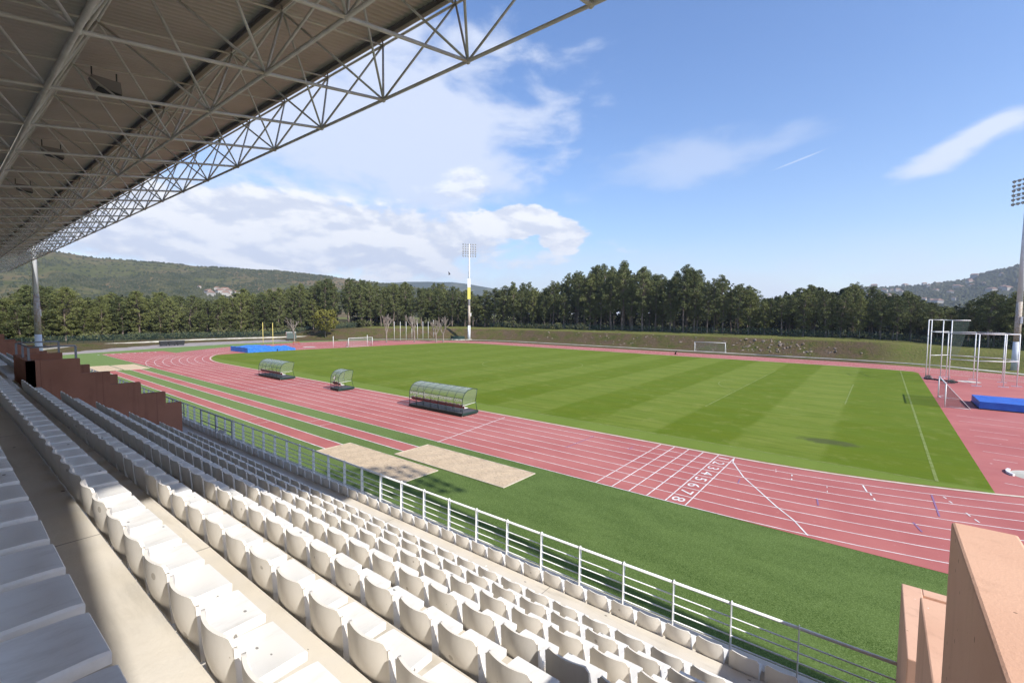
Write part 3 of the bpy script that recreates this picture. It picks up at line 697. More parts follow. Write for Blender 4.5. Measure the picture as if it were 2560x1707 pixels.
# ------------------------------------------------------------------ seats
def seat_meshes():
    W2 = 0.212; NU, NV = 18, 8
    def edge(v): return W2 - 0.01 * v
    b = MB(); rear = []; front = []
    for j in range(NV + 1):
        v = j / NV
        for i in range(NU + 1):
            u = -1 + 2 * i / NU
            top = 0.28 - 0.040 * max(0, (abs(u) - .82) / .18) ** 2.4       # rounded top corners
            z = -0.09 + v * (top + 0.09)
            x = u * edge(v)
            y = 0.030 - (1 - u * u) * (0.040 * v + 0.026 * math.sin(math.pi * min(1, max(0, v * .95 - .02)))) - 0.018 * v
            rear.append((x, y, z)); front.append((x, y + 0.021, z - (0.002 if j == NV else 0)))
    o = len(rear); w_ = NU + 1
    F = []
    for j in range(NV):
        for i in range(NU):
            a = j * w_ + i; F.append((a, a + 1, a + w_ + 1, a + w_)); F.append((o + a + 1, o + a, o + a + w_, o + a + w_ + 1))
    b.add(rear + front, F, True)
    rimv = rear[NV * w_:(NV + 1) * w_] + front[NV * w_:(NV + 1) * w_]
    b.add(rimv, [(i, i + 1, w_ + i + 1, w_ + i) for i in range(NU)], True)
    # rolled rim along the top and side flanges widening to the pan
    for s in (-1, 1):
        xs0 = s * (W2 - .004); pts = []
        idx = 0 if s < 0 else NU
        for j in range(NV, -1, -1): p = rear[j * w_ + idx]; pts.append((p[1], p[2]))
        for j in range(0, NV + 1):
            p = rear[j * w_ + idx]; v = j / NV; pts.append((p[1] + .022 + .085 * (1 - v) ** 1.3, p[2] if j < NV else p[2] - .012))
        b.prism(pts, 'x', xs0 - .006, xs0 + .006)
    back = b.mesh('backrest')
    p = MB(); NX, NY = 10, 8; tv = []
    for j in range(NY + 1):
        for i in range(NX + 1):
            u = -1 + 2 * i / NX; v = j / NY
            x = u * (W2 - .004 - .012 * v); y = 0.045 + v * 0.335
            z = 0.012 - 0.016 * (1 - u * u) * math.sin(math.pi * min(1, v * 1.1)) - (0.006 * max(0, v - .85) / .15)
            tv.append((x, y, z))
    F = []; w2 = NX + 1
    for j in range(NY):
        for i in range(NX): a = j * w2 + i; F.append((a, a + 1, a + w2 + 1, a + w2))
    ring = [i for i in range(w2)] + [j * w2 + NX for j in range(1, NY + 1)] + [NY * w2 + i for i in range(NX - 1, -1, -1)] + [j * w2 for j in range(NY - 1, 0, -1)]
    low1 = []
    for q in ring:
        xq, yq, zq = tv[q]; k = 1.018; low1.append((xq * k, yq + (.006 if yq > .3 else 0), -0.006))
    low2 = [(a * .995, b_ - (.002 if b_ > .3 else 0), -0.052) for (a, b_, c_) in low1]
    p.add(tv, F, True)
    rv = [tv[q] for q in ring]; R_ = len(ring); SF = []
    for k in range(R_):
        k2 = (k + 1) % R_; SF.append((R_ + k, R_ + k2, k2, k)); SF.append((2 * R_ + k, 2 * R_ + k2, R_ + k2, R_ + k))
    SF.append(tuple(2 * R_ + k for k in range(R_))[::-1])
    p.add(rv + low1 + low2, SF)
    pan = p.mesh('seat_pan')
    back.materials.append(M['seatback']); pan.materials.append(M['seat'])
    return back, pan
BACK, PAN = seat_meshes()
ORD = ['', '1st', '2nd', '3rd'] + ['%dth' % k for k in range(4, 60)]
def ordn(k): return {21: '21st', 22: '22nd', 23: '23rd', 31: '31st', 32: '32nd', 33: '33rd'}.get(k, ORD[k])
rowname = dict(g='front row beside the railing', f='1st row behind the walkway', e='2nd row behind the walkway', d='3rd row behind the walkway', c='4th row behind the walkway',
               b='5th row behind the walkway', a='6th row behind the walkway', z='7th row behind the walkway', y='row nearest the camera')
first = None
def place_seat(row, x, label):
    global first
    if first is None:
        t = thing('stadium_seat', label, 'seat', group='white plastic seats in rows on the terraces'); link('backrest', BACK, None, t); link('seat_pan', PAN, None, t); first = t; o = t
    else:
        o = copy_tree(first)
    o.location = (x, ROWY[row], LZ[row]); o['label'] = label
    o.rotation_euler = (0, 0, R(random.gauss(0, 1.0)))
cnt = 0
for row in 'yzabcdefg':
    if row == 'y': xs_ = [5.02 - PITCH * k for k in range(18)]
    elif row == 'g': xs_ = [6.19 - PITCH * k for k in range(30)]
    else: xs_ = [5.68 - PITCH * k for k in range(36)]
    if row == 'z': xs_ = [a - .12 for a in xs_]
    for k, a in enumerate(xs_):
        place_seat(row, a, 'white plastic seat, %s from the right end of the %s' % (ordn(k + 1), rowname[row])); cnt += 1
# all the seats beyond the 300 nearest: one object
def merge(meshes_at):
    V = []; F = []; off = 0
    data = {}
    for me, loc in meshes_at:
        if me.name not in data:
            co = np.empty(len(me.vertices) * 3, np.float32); me.vertices.foreach_get('co', co); data[me.name] = (co.reshape(-1, 3), [tuple(p.vertices) for p in me.polygons])
        co, fs = data[me.name]; V.append(co + np.array(loc, np.float32)); F += [tuple(i + off for i in f) for f in fs]; off += len(co)
    me = bpy.data.meshes.new('seats'); me.from_pydata(np.concatenate(V).tolist(), [], F); me.update(); return me
lst = []
for row in 'zabcdefg':
    blocks = [(-21.9, -38.8), (-48.5, -65), (-75, -95)]
    if row == 'g': blocks = [(6.19 - PITCH * 30, -95)]
    for a, b_ in blocks:
        x = a
        while x > b_: lst.append((BACK, (x, ROWY[row], LZ[row]))); lst.append((PAN, (x, ROWY[row], LZ[row]))); x -= PITCH
o = link('far_seats', merge(lst), 'seat'); tag(o, 'rows of small grey-looking seats in the far blocks beyond the stepped walls', 'seats', kind='stuff')

# loudspeakers under the roof
for k, x in enumerate((-16.1, -28.0, -39.8)):
    t = thing('loudspeaker', ['brown wedge loudspeaker nearest the camera under the roof frame', 'second loudspeaker under the roof, smaller in view', 'third loudspeaker under the roof at the left edge'][k], 'loudspeaker', (x, -18.1, 17.75), group='loudspeakers hung under the roof')
    b = MB(); b.prism([(-.42, .12), (.42, .12), (.46, -.30), (-.28, -.22)], 'x', -.28, .28); part('cabinet', b, 'purlin', t)
    b = MB(); b.prism([(-.24, -.235), (.44, -.315), (.45, -.33), (-.24, -.25)], 'x', -.25, .25); part('grille', b, 'black', t)
    for s in (-.36, .36): b = MB(); b.box((-.02, s - .02, .1), (.02, s + .02, .50)); part('bracket', b, 'lampdark', t)

# ------------------------------------------------------------------ floodlight masts
def mast(x, y, label, banner=False):
    z0 = float(ground_z(x, y)); t = thing('floodlight_mast', label, 'floodlight mast', (x, y, z0), group='floodlight masts round the stadium')
    H = 33.2
    segs = [(0, .50, 5.2, .42, 'galv'), (5.2, .42, 12.5, .36, 'mastrust'), (12.5, .36, 30.2, .17, 'galv')]
    b = MB(); b.tube((0, 0, -.3), (0, 0, 5.0), .54, 20, .46); b.tube((0, 0, 12.0), (0, 0, 33.4), .40, 20, .20); part('pole', b, 'galv', t)
    b = MB(); b.tube((0, 0, 5.0), (0, 0, 12.0), .46, 20, .40); part('weathered_section', b, 'mastrust', t)
    tg = Vector((-42 - x, 46 - y, 0)).normalized(); sd = Vector((-tg.y, tg.x, 0))
    b = MB()
    for zz in (29.1, 30.5, 31.9, 33.2): b.tube(sd * -2.4 + Vector((0, 0, zz)), sd * 2.4 + Vector((0, 0, zz)), .05, 6)
    for s in (-2.3, 0, 2.3): b.tube(sd * s + Vector((0, 0, 29.0)), sd * s + Vector((0, 0, 33.3)), .045, 6)
    part('lamp_frame', b, 'galv', t)
    for r in range(6):
        for c in range(6):
            s = -2.15 + c * .86; zz = 29.25 + r * .80
            q = Vector((0, 0, zz)) + sd * s; d = (tg - Vector((0, 0, .55))).normalized()
            b = MB(); b.tube(q, q + d * .30, .17, 10, .27); b.tube(q - d * .16, q, .11, 8)
            lo = part('floodlight', b, 'lampdark', t)
            b = MB(); b.tube(q + d * .301, q + d * .315, .25, 10); part('lens', b, 'lampglass', lo)
    # caged ladder on the side away from the pitch
    b = MB(); bk = -tg * .62
    for s in (-.22, .22): b.tube(bk + sd * s + Vector((0, 0, 8)), bk * .55 + sd * s + Vector((0, 0, 29)), .02, 5)
    for k in range(50): zz = 8 + k * .42; f = 1 - .45 * (zz - 8) / 21; b.tube(bk * f - sd * .22 + Vector((0, 0, zz)), bk * f + sd * .22 + Vector((0, 0, zz)), .012, 4)
    part('ladder', b, 'galv', t)
    b = MB(); q = sd * .55; b.box((q.x - .14, q.y - .14, 8.2), (q.x + .14, q.y + .14, 9.4)); part('control_box', b, 'steel_white', t)
    if banner:
        vv = vR.copy(); vv.z = 0; vv.normalize(); ff = -Vector((vF.x, vF.y, 0)).normalized()
        for nm, z1, z2, mt in (('banner_top', 18.3, 21.4, 'steel_white'), ('banner_bottom', 14.2, 18.3, 'ywall')):
            b = MB(); vs = []
            for d_ in (.36, .42):
                for (s, zz) in ((-.55, z1), (.55, z1), (.55, z2), (-.55, z2)): vs.append(vv * s + ff * d_ + Vector((0, 0, zz)))
            b.add(vs, [(0, 1, 2, 3), (7, 6, 5, 4), (0, 4, 5, 1), (1, 5, 6, 2), (2, 6, 7, 3), (3, 7, 4, 0)]); part(nm, b, mt, t)
    return t
mast(-106.8, 96.3, 'tall floodlight mast with a white and yellow banner, standing clear against the sky', True)
mast(25.8, 96.4, 'floodlight mast at the right edge, its lamp head cut by the frame')
mast(-109, -10.57, 'floodlight mast at the left, its lamp head hidden above the roof')
mast(25.6, -10.55, 'floodlight mast outside the frame whose lamp shadow falls on the sand pit')

# ------------------------------------------------------------------ dugouts
def dugout(x0, x1, y0, seats, label, txt=None, logo=False):
    t = thing('dugout', label, 'dugout', ((x0 + x1) / 2, y0, 0)); w2 = (x1 - x0) / 2; D = 2.05; zf = .30
    b = MB(); b.box((-w2, 0, zf - .16), (w2, D, zf)); part('platform', b, 'deck', t)
    b = MB(); b.box((-w2 - .03, -.04, zf - .2), (w2 + .03, 0, zf + .02)); b.box((-w2 - .03, D, zf - .2), (w2 + .03, D + .04, zf + .02)); b.box((-w2 - .04, 0, zf - .2), (-w2, D, zf + .02)); b.box((w2, 0, zf - .2), (w2 + .04, D, zf + .02)); part('platform_frame', b, 'darkgreen', t)
    nl = max(2, int(round((x1 - x0) / 2.4)) + 1)
    for k in range(nl):
        xx = -w2 + .05 + (2 * w2 - .1) * k / (nl - 1)
        for yy in (.05, D - .05): b = MB(); b.tube((xx, yy, 0), (xx, yy, zf - .16), .04, 8); part('foot', b, 'pale', t)
    # side profile: upright back curving over to a roof, front edge kinked
    pr_ = [(0.02, zf), (0.0, .9)] + [(1.02 - 1.02 * math.cos(a), 1.25 + 1.12 * math.sin(a)) for a in np.linspace(0.0, math.pi / 2, 10)] + [(1.45, 2.42), (1.95, 2.30)]
    nr = max(2, int(round((x1 - x0) / 1.02)) + 1)
    for k in range(nr):
        xx = -w2 + 2 * w2 * k / (nr - 1); b = MB(); b.path([(xx, p[0], p[1]) for p in pr_], .022 if 0 < k < nr - 1 else .03, 6)
        if k in (0, nr - 1): b.path([(xx, 1.95, 2.30), (xx, 1.72, 1.25), (xx, 1.95, zf)], .025, 6)
        part('rib', b, 'darkgreen', t)
    for k, (yy, zz) in enumerate(((0.0, .66), (0.0, .98), (.08, 1.62), (.40, 2.13), (1.95, 2.30))):
        b = MB(); b.tube((-w2, yy, zz), (w2, yy, zz), .025, 6); part('side_rail', b, 'darkgreen', t)
    g_ = [(p[0] - .012, p[1] + .006) for p in pr_ if p[1] >= 0.88]
    vs = []; n = len(g_)
    for s in (-w2, w2): vs += [(s, p[0], p[1]) for p in g_]
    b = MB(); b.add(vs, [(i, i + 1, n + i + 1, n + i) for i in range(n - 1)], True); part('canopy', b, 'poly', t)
    for s in (-w2 + .01, w2 - .01):
        gg = [(s, p[0], p[1]) for p in g_] + [(s, 1.72, 1.25)]
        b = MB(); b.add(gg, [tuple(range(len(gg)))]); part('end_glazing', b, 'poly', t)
        b = MB(); b.tube((s, .03, .98), (s, 1.7, 1.1), .02, 6); part('arm_rail', b, 'steel_white', t)
    for k in range(seats):
        xx = -w2 + (2 * w2) * (k + .5) / seats
        s_ = MB(); s_.box((-.19, .42, .70), (.19, .80, .735)); s_.prism([(.42, .70), (.30, 1.08), (.27, 1.08), (.38, .70)], 'x', -.19, .19)
        me = s_.mesh('seat'); link('seat', me, 'seat', t, (xx, 0, 0))
        if k % 2 == 0:
            b = MB(); b.tube((xx, .6, zf), (xx, .6, .70), .018, 6); part('seat_leg', b, 'lampdark', t)
    b = MB(); b.box((-w2, .26, .74), (w2, .275, 1.0)); part('seat_back_rail', b, 'maroon', t)
    b = MB(); b.tube((-w2, .45, .68), (w2, .45, .68), .022, 6); part('seat_beam', b, 'lampdark', t)
    if txt:
        me = text_obj(txt, .52, 'lettering', 'steel_white', off=.003)
        co = [v.co.copy() for v in me.vertices]; xsn = [c.x for c in co]; sc = (2 * w2 - .12) / (max(xsn) - min(xsn))
        cxm = (max(xsn) + min(xsn)) / 2
        for v in me.vertices:
            xx = (v.co.x - cxm) * sc; hz = 1.50 + (v.co.y) * 1.08
            # wrap onto the curved back panel
            if hz > 1.25:
                a = min((hz - 1.25) / 1.12, 1.2); yy = 1.02 - 1.02 * math.cos(a); zz = 1.25 + 1.12 * math.sin(a)
            else: yy, zz = 0.0, hz
            v.co = (xx, yy - .03, zz)
        link('lettering', me, None, t)
    if logo:
        b = MB(); pts = []
        for k in range(12): a = R(100 + 190 * k / 11); pts.append((.04 + .22 * math.cos(a), 1.52 + .22 * math.sin(a)))
        pts += [(.10, 1.40), (.12, 1.72)]
        def wrap(px, pz, off):
            a = max(0, min((pz - 1.25) / 1.12, 1.2)); return (px, 1.02 - 1.02 * math.cos(a) - off, 1.25 + 1.12 * math.sin(a) if pz > 1.25 else pz)
        b.add([wrap(p[0], p[1], .03) for p in pts], [tuple(range(len(pts)))]); part('emblem', b, 'paint', t)
        b = MB(); q = [(.14, 1.74), (.24, 1.72), (.22, 1.42), (.10, 1.22), (.04, 1.20), (.13, 1.38)]; b.add([wrap(p[0], p[1], .035) for p in q], [tuple(range(len(q)))]); part('emblem', b, 'darkgreen', t)
    return t
dugout(-29.15, -21.85, 6.78, 14, 'long curved dugout lettered with a web address, on the near track lanes', txt='www.melgacosportscenter.com')
dugout(-44.05, -42.35, 7.05, 3, 'small single dugout with a round emblem, between the two long ones', logo=True)
dugout(-62.9, -56.4, 6.85, 12, 'farther long dugout with plain clear canopy, at the left')

# ------------------------------------------------------------------ goals
def goal(x, y, rz, label, dep=1.6, net='goalnet', low=False):
    t = thing('football_goal', label, 'goal', (x, y, 0), rz); w2 = 3.66; h = 2.44
    for s in (-1, 1): b = MB(); b.tube((s * w2, 0, 0), (s * w2, 0, h), .055, 10); part('post', b, 'steel_white', t)
    b = MB(); b.tube((-w2 - .05, 0, h), (w2 + .05, 0, h), .055, 10); part('crossbar', b, 'steel_white', t)
    b = MB(); 
    for s in (-1, 1): b.path([(s * w2, 0, h), (s * w2, dep, .06), (s * w2, 0, .06)], .022, 6)
    b.tube((-w2, dep, .06), (w2, dep, .06), .022, 6); part('rear_frame', b, 'galv', t)
    b = MB(); b.add([(-w2, 0, h), (w2, 0, h), (w2, dep, .05), (-w2, dep, .05), (-w2, 0, .05), (w2, 0, .05)], [(0, 1, 2, 3), (0, 3, 4), (1, 5, 2)]); part('net', b, net, t)
    return t
goal(-26.5, 99.6, 0, 'white goal with net on the far side at the foot of the earth bank', 1.2)
goal(12.55, 45.7, R(-90), 'white goal with sloping net on the red apron behind the right goal line', 1.9, 'darknet')
goal(-102.9, 50.1, R(90), 'white goal at the left end of the pitch beyond the blue mats', 1.5)
t = thing('post_pair', 'pair of slim white posts behind the left goal', 'posts', (-106.2, 49.2, 0))
for yy in (-5.2, 5.2): b = MB(); b.tube((0, yy, 0), (0, yy, 2.95), .06, 8); part('post', b, 'steel_white', t)
# small handball goal
t = thing('handball_goal', 'small handball goal with red and white striped posts by the low white wall', 'goal', (-147.5, 53.0, 0.35), R(80))
for s in (-1, 1):
    for k in range(6): b = MB(); b.box((s * 1.5 - .06, -.06, k * .34), (s * 1.5 + .06, .06, k * .34 + .34)); part('post', b, 'red' if (k % 2) ^ (s > 0) else 'steel_white', t)
b = MB(); b.box((-1.56, -.06, 2.04), (1.56, .06, 2.16)); part('crossbar', b, 'steel_white', t)
b = MB(); b.add([(-1.5, 0, 2.1), (1.5, 0, 2.1), (1.5, -1, 0), (-1.5, -1, 0)], [(0, 1, 2, 3)]); part('net', b, 'darkgreen', t)

# ------------------------------------------------------------------ hammer cage
t = thing('throwing_cage', 'tall white tubular hammer throwing cage on the red apron at the right', 'throwing cage', (17, 69.5, 0))
P = [(12.66, 71.13, 8.82), (13.08, 72.32, 8.82), (14.13, 69.05, 8.82), (14.79, 66.2, 8.82), (15.25, 75.22, 7.0), (18.1, 73.84, 7.0), (17.43, 64.84, 7.0), (20.89, 72.4, 6.9), (20.13, 66.08, 7.0), (21.63, 67.93, 6.98)]
Q = [Vector((a - 17, b_ - 69.5, c_)) for a, b_, c_ in P]
for q in Q: b = MB(); b.tube((q.x, q.y, 0), q, .06, 8); part('post', b, 'steel_white', t)
def bar(a, c_, za, r=.05, nm='crossbar', zb=None):
    b = MB(); b.tube((a.x, a.y, za), (c_.x, c_.y, za if zb is None else zb), r, 8); part(nm, b, 'steel_white', t)
bar(Q[0], Q[1], 8.8); bar(Q[1], Q[1] + Vector((1.7, .6, 0)), 8.8); bar(Q[2], Q[3], 8.8); bar(Q[3], Q[3] + Vector((1.9, .7, 0)), 8.8)
bar(Q[1], Q[2], 7.0); bar(Q[2], Q[3], 7.0)
for za in (7.0, 3.4): bar(Q[3], Q[6], za); bar(Q[6], Q[8], za); bar(Q[8], Q[9], za); bar(Q[4], Q[5], za); bar(Q[5], Q[7], za); bar(Q[7], Q[9], za)
bar(Q[1], Q[4], 3.4); bar(Q[1], Q[4], 7.0)
for q in Q: b = MB(); b.box((q.x - .5, q.y - .06, 0), (q.x + .5, q.y + .06, .08)); part('foot', b, 'galv', t)
b = MB(); b.add([(Q[3].x, Q[3].y, 8.8), (Q[3].x + 1.9, Q[3].y + .7, 8.8), (Q[3].x + .9, Q[3].y + .3, 4.2), (Q[3].x, Q[3].y, 4.0)], [(0, 1, 2, 3)]); part('net', b, 'darknet', t)
for q, r_ in ((Q[3], .25), (Q[0], .2)):
    b = MB()
    for k in range(7): a = k * 1.1; b.sphere((q.x + .25 * math.cos(a) + .25, q.y + .25 * math.sin(a), .15 + (k % 3) * .12), r_, 8, 5)
    part('gathered_net', b, 'darknet', t)
# net bundles lying on the apron by the cage
t = thing('rolled_net', 'dark rolled net lying on the red apron at the foot of the throwing cage', 'net', (14.2, 68.2, 0)); b = MB(); b.path([(-1.8, 1.4, .1), (-.7, 1.1, .12), (0, .3, .1), (1.1, 0, .12), (1.6, -.8, .1)], .11, 8); part('net', b, 'black', t)
# throwing circles (markings)
mb = MB()
for (x, y, r_) in ((17.3, 70.2, 1.25), (14.75, 17.3, 1.25), (-112.0, 40.5, 1.6)):
    n = 32; mb.add([(x + r_ * math.cos(2 * math.pi * i / n), y + r_ * math.sin(2 * math.pi * i / n), .006) for i in range(n)], [tuple(range(n))])
struct('throwing_circle', mb, 'pale')
t = thing('stop_board', 'white curved stop board at the shot put circle by the right edge', 'stop board', (14.75, 17.3, 0)); b = MB()
pts = [(-1.28 * math.cos(a), 1.28 * math.sin(a)) for a in np.linspace(R(-28), R(28), 8)] + [(-1.42 * math.cos(a), 1.42 * math.sin(a)) for a in np.linspace(R(30), R(-30), 8)]
b.prism(pts, 'z', 0, .12); part('board', b, 'steel_white', t)
# thin sector / run-up lines on the aprons
mb = MB()
for k in range(8):
    x0 = 12.7 + .6 * k * .3
for (x0, y0, x1, y1) in [(13.0, 37.5, 26, 36.0), (12.9, 34.5, 19, 33.9), (20, 32.5, 26, 32), (13.2, 30.6, 16, 30.4), (17, 31, 19, 30.8), (12.9, 25.4, 15.5, 25.2), (16, 24.6, 26, 24.0), (13.0, 22.6, 15.0, 22.4), (15.6, 22.2, 18, 22.0),
                         (13.2, 28.1, 15.0, 28.0), (15.5, 27.4, 17.5, 27.2), (13.2, 20.4, 14.3, 20.3), (12.9, 14.6, 14.4, 14.4), (13.2, 48.5, 17.5, 48.2), (13.0, 43.5, 15, 43.3)]:
    mb.strip([(x0, y0), (x1, y1)], .05, .007)
L2 = [(13.6, 75.5), (14.3, 75.0), (14.9, 74), (15.0, 72.8)]; mb.strip(L2, .12, .007)
mb.strip([(13.2, 51.8), (12.75, 51.0), (12.8, 50.0), (13.5, 49.4)], .12, .007)
for (x0, y0, x1, y1) in [(-107, 35, -112, 62), (-109, 35, -117, 58), (-105.5, 33, -104, 60)]: mb.strip([(x0, y0), (x1, y1)], .16, .007)
struct('apron_lines', mb, 'paint')

# ------------------------------------------------------------------ landing mats, uprights, hurdle, bins
def lump(name, dims, m, parent, seed=0, amp=.05, loc=(0, 0, 0), slope=0.0):
    w_, d_, h_ = dims; r = np.random.default_rng(seed); nx, ny, nz = 18, 12, 5
    V = []; F = []; idx = {}
    def vid(i, j, k):
        if (i, j, k) in idx: return idx[(i, j, k)]
        x, y, z = i / nx - .5, j / ny - .5, k / nz
        ph = seed * 1.7
        zz = z * (h_ + amp * math.sin(9 * x + ph) * math.cos(7 * y + ph) + amp * .5 * math.sin(23 * x + 11 * y)) * (1 - slope * (x + .5))
        e = amp * .6 * math.sin(31 * (x + y) + ph) * (1 - z)
        V.append((x * (w_ + e), y * (d_ + e), zz)); idx[(i, j, k)] = len(V) - 1; return len(V) - 1
    for i in range(nx):
        for j in range(ny): F.append((vid(i, j, nz), vid(i + 1, j, nz), vid(i + 1, j + 1, nz), vid(i, j + 1, nz)))
    for k in range(nz):
        for i in range(nx):
            F.append((vid(i, 0, k), vid(i + 1, 0, k), vid(i + 1, 0, k + 1), vid(i, 0, k + 1))); F.append((vid(i + 1, ny, k), vid(i, ny, k), vid(i, ny, k + 1), vid(i + 1, ny, k + 1)))
        for j in range(ny):
            F.append((vid(0, j + 1, k), vid(0, j, k), vid(0, j, k + 1), vid(0, j + 1, k + 1))); F.append((vid(nx, j, k), vid(nx, j + 1, k), vid(nx, j + 1, k + 1), vid(nx, j, k + 1)))
    b = MB(); b.add(V, F); return link(name, b.mesh(name), m, parent, loc)
t = thing('landing_mat', 'large pole vault landing mat under a wrinkled bright blue tarpaulin at the left', 'landing mat', (-108.4, 25.0, 0), R(2)); lump('tarpaulin', (8.6, 6.6, 1.1), 'bluemat', t, 3, .11)
t = thing('landing_mat', 'smaller crumpled blue tarpaulin heap beside the large blue mat', 'landing mat', (-107.2, 31.0, 0), R(0)); lump('tarpaulin', (5.0, 4.2, .85), 'bluemat', t, 8, .14, slope=.5)
t = thing('landing_mat', 'flat blue high jump mat on the red apron at the right edge', 'landing mat', (18.9, 45.85, 0)); lump('mat', (7.4, 5.4, .78), 'navymat', t, 1, .008)
b = MB(); b.box((-3.75, -2.75, 0), (3.75, 2.75, .10)); part('mat_base', b, 'black', t)
for k, (x, y) in enumerate([(-106.1, 28.4), (-112.5, 28.9)]):
    t = thing('vault_upright', ['yellow pole vault upright standing in front of the blue mats', 'yellow pole vault upright rising behind the large blue mat'][k], 'upright', (x, y, 0))
    b = MB(); b.tube((0, 0, 0), (0, 0, 6.6), .07, 8); part('pole', b, 'yellow', t); b = MB(); b.box((-.5, -.3, 0), (.5, .3, .12)); part('base', b, 'lampdark', t)
t = thing('bench', 'dark red bench frame standing on the far left apron', 'bench', (-122.5, 42.2, 0), R(98)); b = MB(); b.box((-1.0, -.12, .72), (1.0, .12, .80)); part('seat', b, 'red', t)
for s in (-.85, .85): b = MB(); b.path([(s, -.15, 0), (s, -.1, .75), (s, .1, .75), (s, .15, 0)], .03, 6); part('leg', b, 'red', t)
for k in range(3):
    t = thing('wheeled_bin', ['leftmost of three black bins by the low white wall', 'middle of three black bins by the low white wall', 'rightmost of three black bins by the low white wall'][k], 'bin', (-140.0 - .3 * k, 15.7 + 1.95 * k, .12 if k < 3 else 0), R(86), 'black bins beside the far road')
    b = MB(); b.prism([(-.8, 0.12), (.8, .12), (.9, 1.15), (-.9, 1.15)], 'y', -.5, .5); part('body', b, 'black', t)
    b = MB(); b.prism([(-.95, 1.15), (.95, 1.15), (.9, 1.27), (-.9, 1.27)], 'y', -.56, .56); part('lid', b, 'lampdark', t)
    for s in (-.6, .6): b = MB(); b.tube((s, -.5, .08), (s, .5, .08), .09, 8); part('wheel', b, 'lampdark', t)
# eight white poles on the bank
for k in range(8):
    f = k / 7; x, y = -120.0, 74.2 + 17.3 * f; z = float(ground_z(x, y))
    t = thing('white_pole', 'plain white pole, %s from the left of the eight in a row on the bank' % ordn(k + 1), 'pole', (x, y, z), group='eight white poles in a row on the far bank')
    b = MB(); b.tube((0, 0, -.2), (0, 0, 6.3), .07, 8, .05); part('pole', b, 'steel_white', t)
# green crash barrier round the centre mast
t = thing('mesh_barrier', 'low dark green barrier round the foot of the banner mast', 'barrier', (-106.8, 95.0, 0.0))
b = MB(); pts = [(-4.2, -3.6), (-2.4, -4.2), (-.6, -3.4), (.6, -1.6)]
for a, c_ in zip(pts, pts[1:]): b.add([(a[0], a[1], 0), (c_[0], c_[1], 0), (c_[0], c_[1], 1.35), (a[0], a[1], 1.35), (a[0], a[1] + .08, 0), (c_[0], c_[1] + .08, 0), (c_[0], c_[1] + .08, 1.35), (a[0], a[1] + .08, 1.35)], [(0, 1, 2, 3), (7, 6, 5, 4), (3, 2, 6, 7), (0, 3, 7, 4), (1, 5, 6, 2)])
part('panel', b, 'darkgreen', t); b = MB(); b.path([(p[0] + .5, p[1] - .5, .05) for p in pts] + [(2.2, .4, .05)], .22, 6); part('kerb', b, 'pale', t)

# low white wall beyond the road, fences
def wallline(name, pts, h, th, m, label, z=lambda x, y: 0.0, cat='wall'):
    t = thing(name, label, cat); b = MB()
    for (a, c_) in zip(pts, pts[1:]):
        d = Vector((c_[0] - a[0], c_[1] - a[1], 0)).normalized(); n_ = Vector((-d.y, d.x, 0)) * th / 2
        z0, z1 = z(*a), z(*c_)
        vs = [(a[0] - n_.x, a[1] - n_.y, z0 - .3), (c_[0] - n_.x, c_[1] - n_.y, z1 - .3), (c_[0] - n_.x, c_[1] - n_.y, z1 + h), (a[0] - n_.x, a[1] - n_.y, z0 + h),
              (a[0] + n_.x, a[1] + n_.y, z0 - .3), (c_[0] + n_.x, c_[1] + n_.y, z1 - .3), (c_[0] + n_.x, c_[1] + n_.y, z1 + h), (a[0] + n_.x, a[1] + n_.y, z0 + h)]
        b.add(vs, [(0, 1, 2, 3), (7, 6, 5, 4), (3, 2, 6, 7), (0, 3, 7, 4), (1, 5, 6, 2)])
    part('wall', b, m, t); return t
wallline('low_wall', [(-125.5, -40), (-129, -14), (-148, 1), (-155.5, 24), (-156, 42), (-154, 58), (-146, 76)], .75, .3, 'pale', 'long low pale wall along the far road at the left')
gz = lambda x, y: float(ground_z(x, y))
def fence(pts, label, h=2.0):
    t = thing('mesh_fence', label, 'fence'); P2 = []
    for (a, c_) in zip(pts, pts[1:]):
        n_ = max(1, int(math.hypot(c_[0] - a[0], c_[1] - a[1]) / 3.0))
        for k in range(n_): P2.append((a[0] + (c_[0] - a[0]) * k / n_, a[1] + (c_[1] - a[1]) * k / n_))
    P2.append(pts[-1]); b = MB()
    for (a, c_) in zip(P2, P2[1:]): b.add([(a[0], a[1], gz(*a)), (c_[0], c_[1], gz(*c_)), (c_[0], c_[1], gz(*c_) + h), (a[0], a[1], gz(*a) + h)], [(0, 1, 2, 3)])
    part('mesh_panel', b, 'fence', t)
    for p in P2[:100]: b = MB(); b.tube((p[0], p[1], gz(*p) - .2), (p[0], p[1], gz(*p) + h + .1), .045, 6); part('post', b, 'darkgreen', t)
fence([(-133, -30), (-152, -4), (-159, 24), (-159.5, 45), (-157, 62), (-149, 82)], 'dark green mesh fence in front of the trees at the left, behind the low wall')
fence([(-112, 113.5), (-60, 114.5), (0, 114.5), (40, 110)], 'dark green mesh fence along the top of the far earth bank')

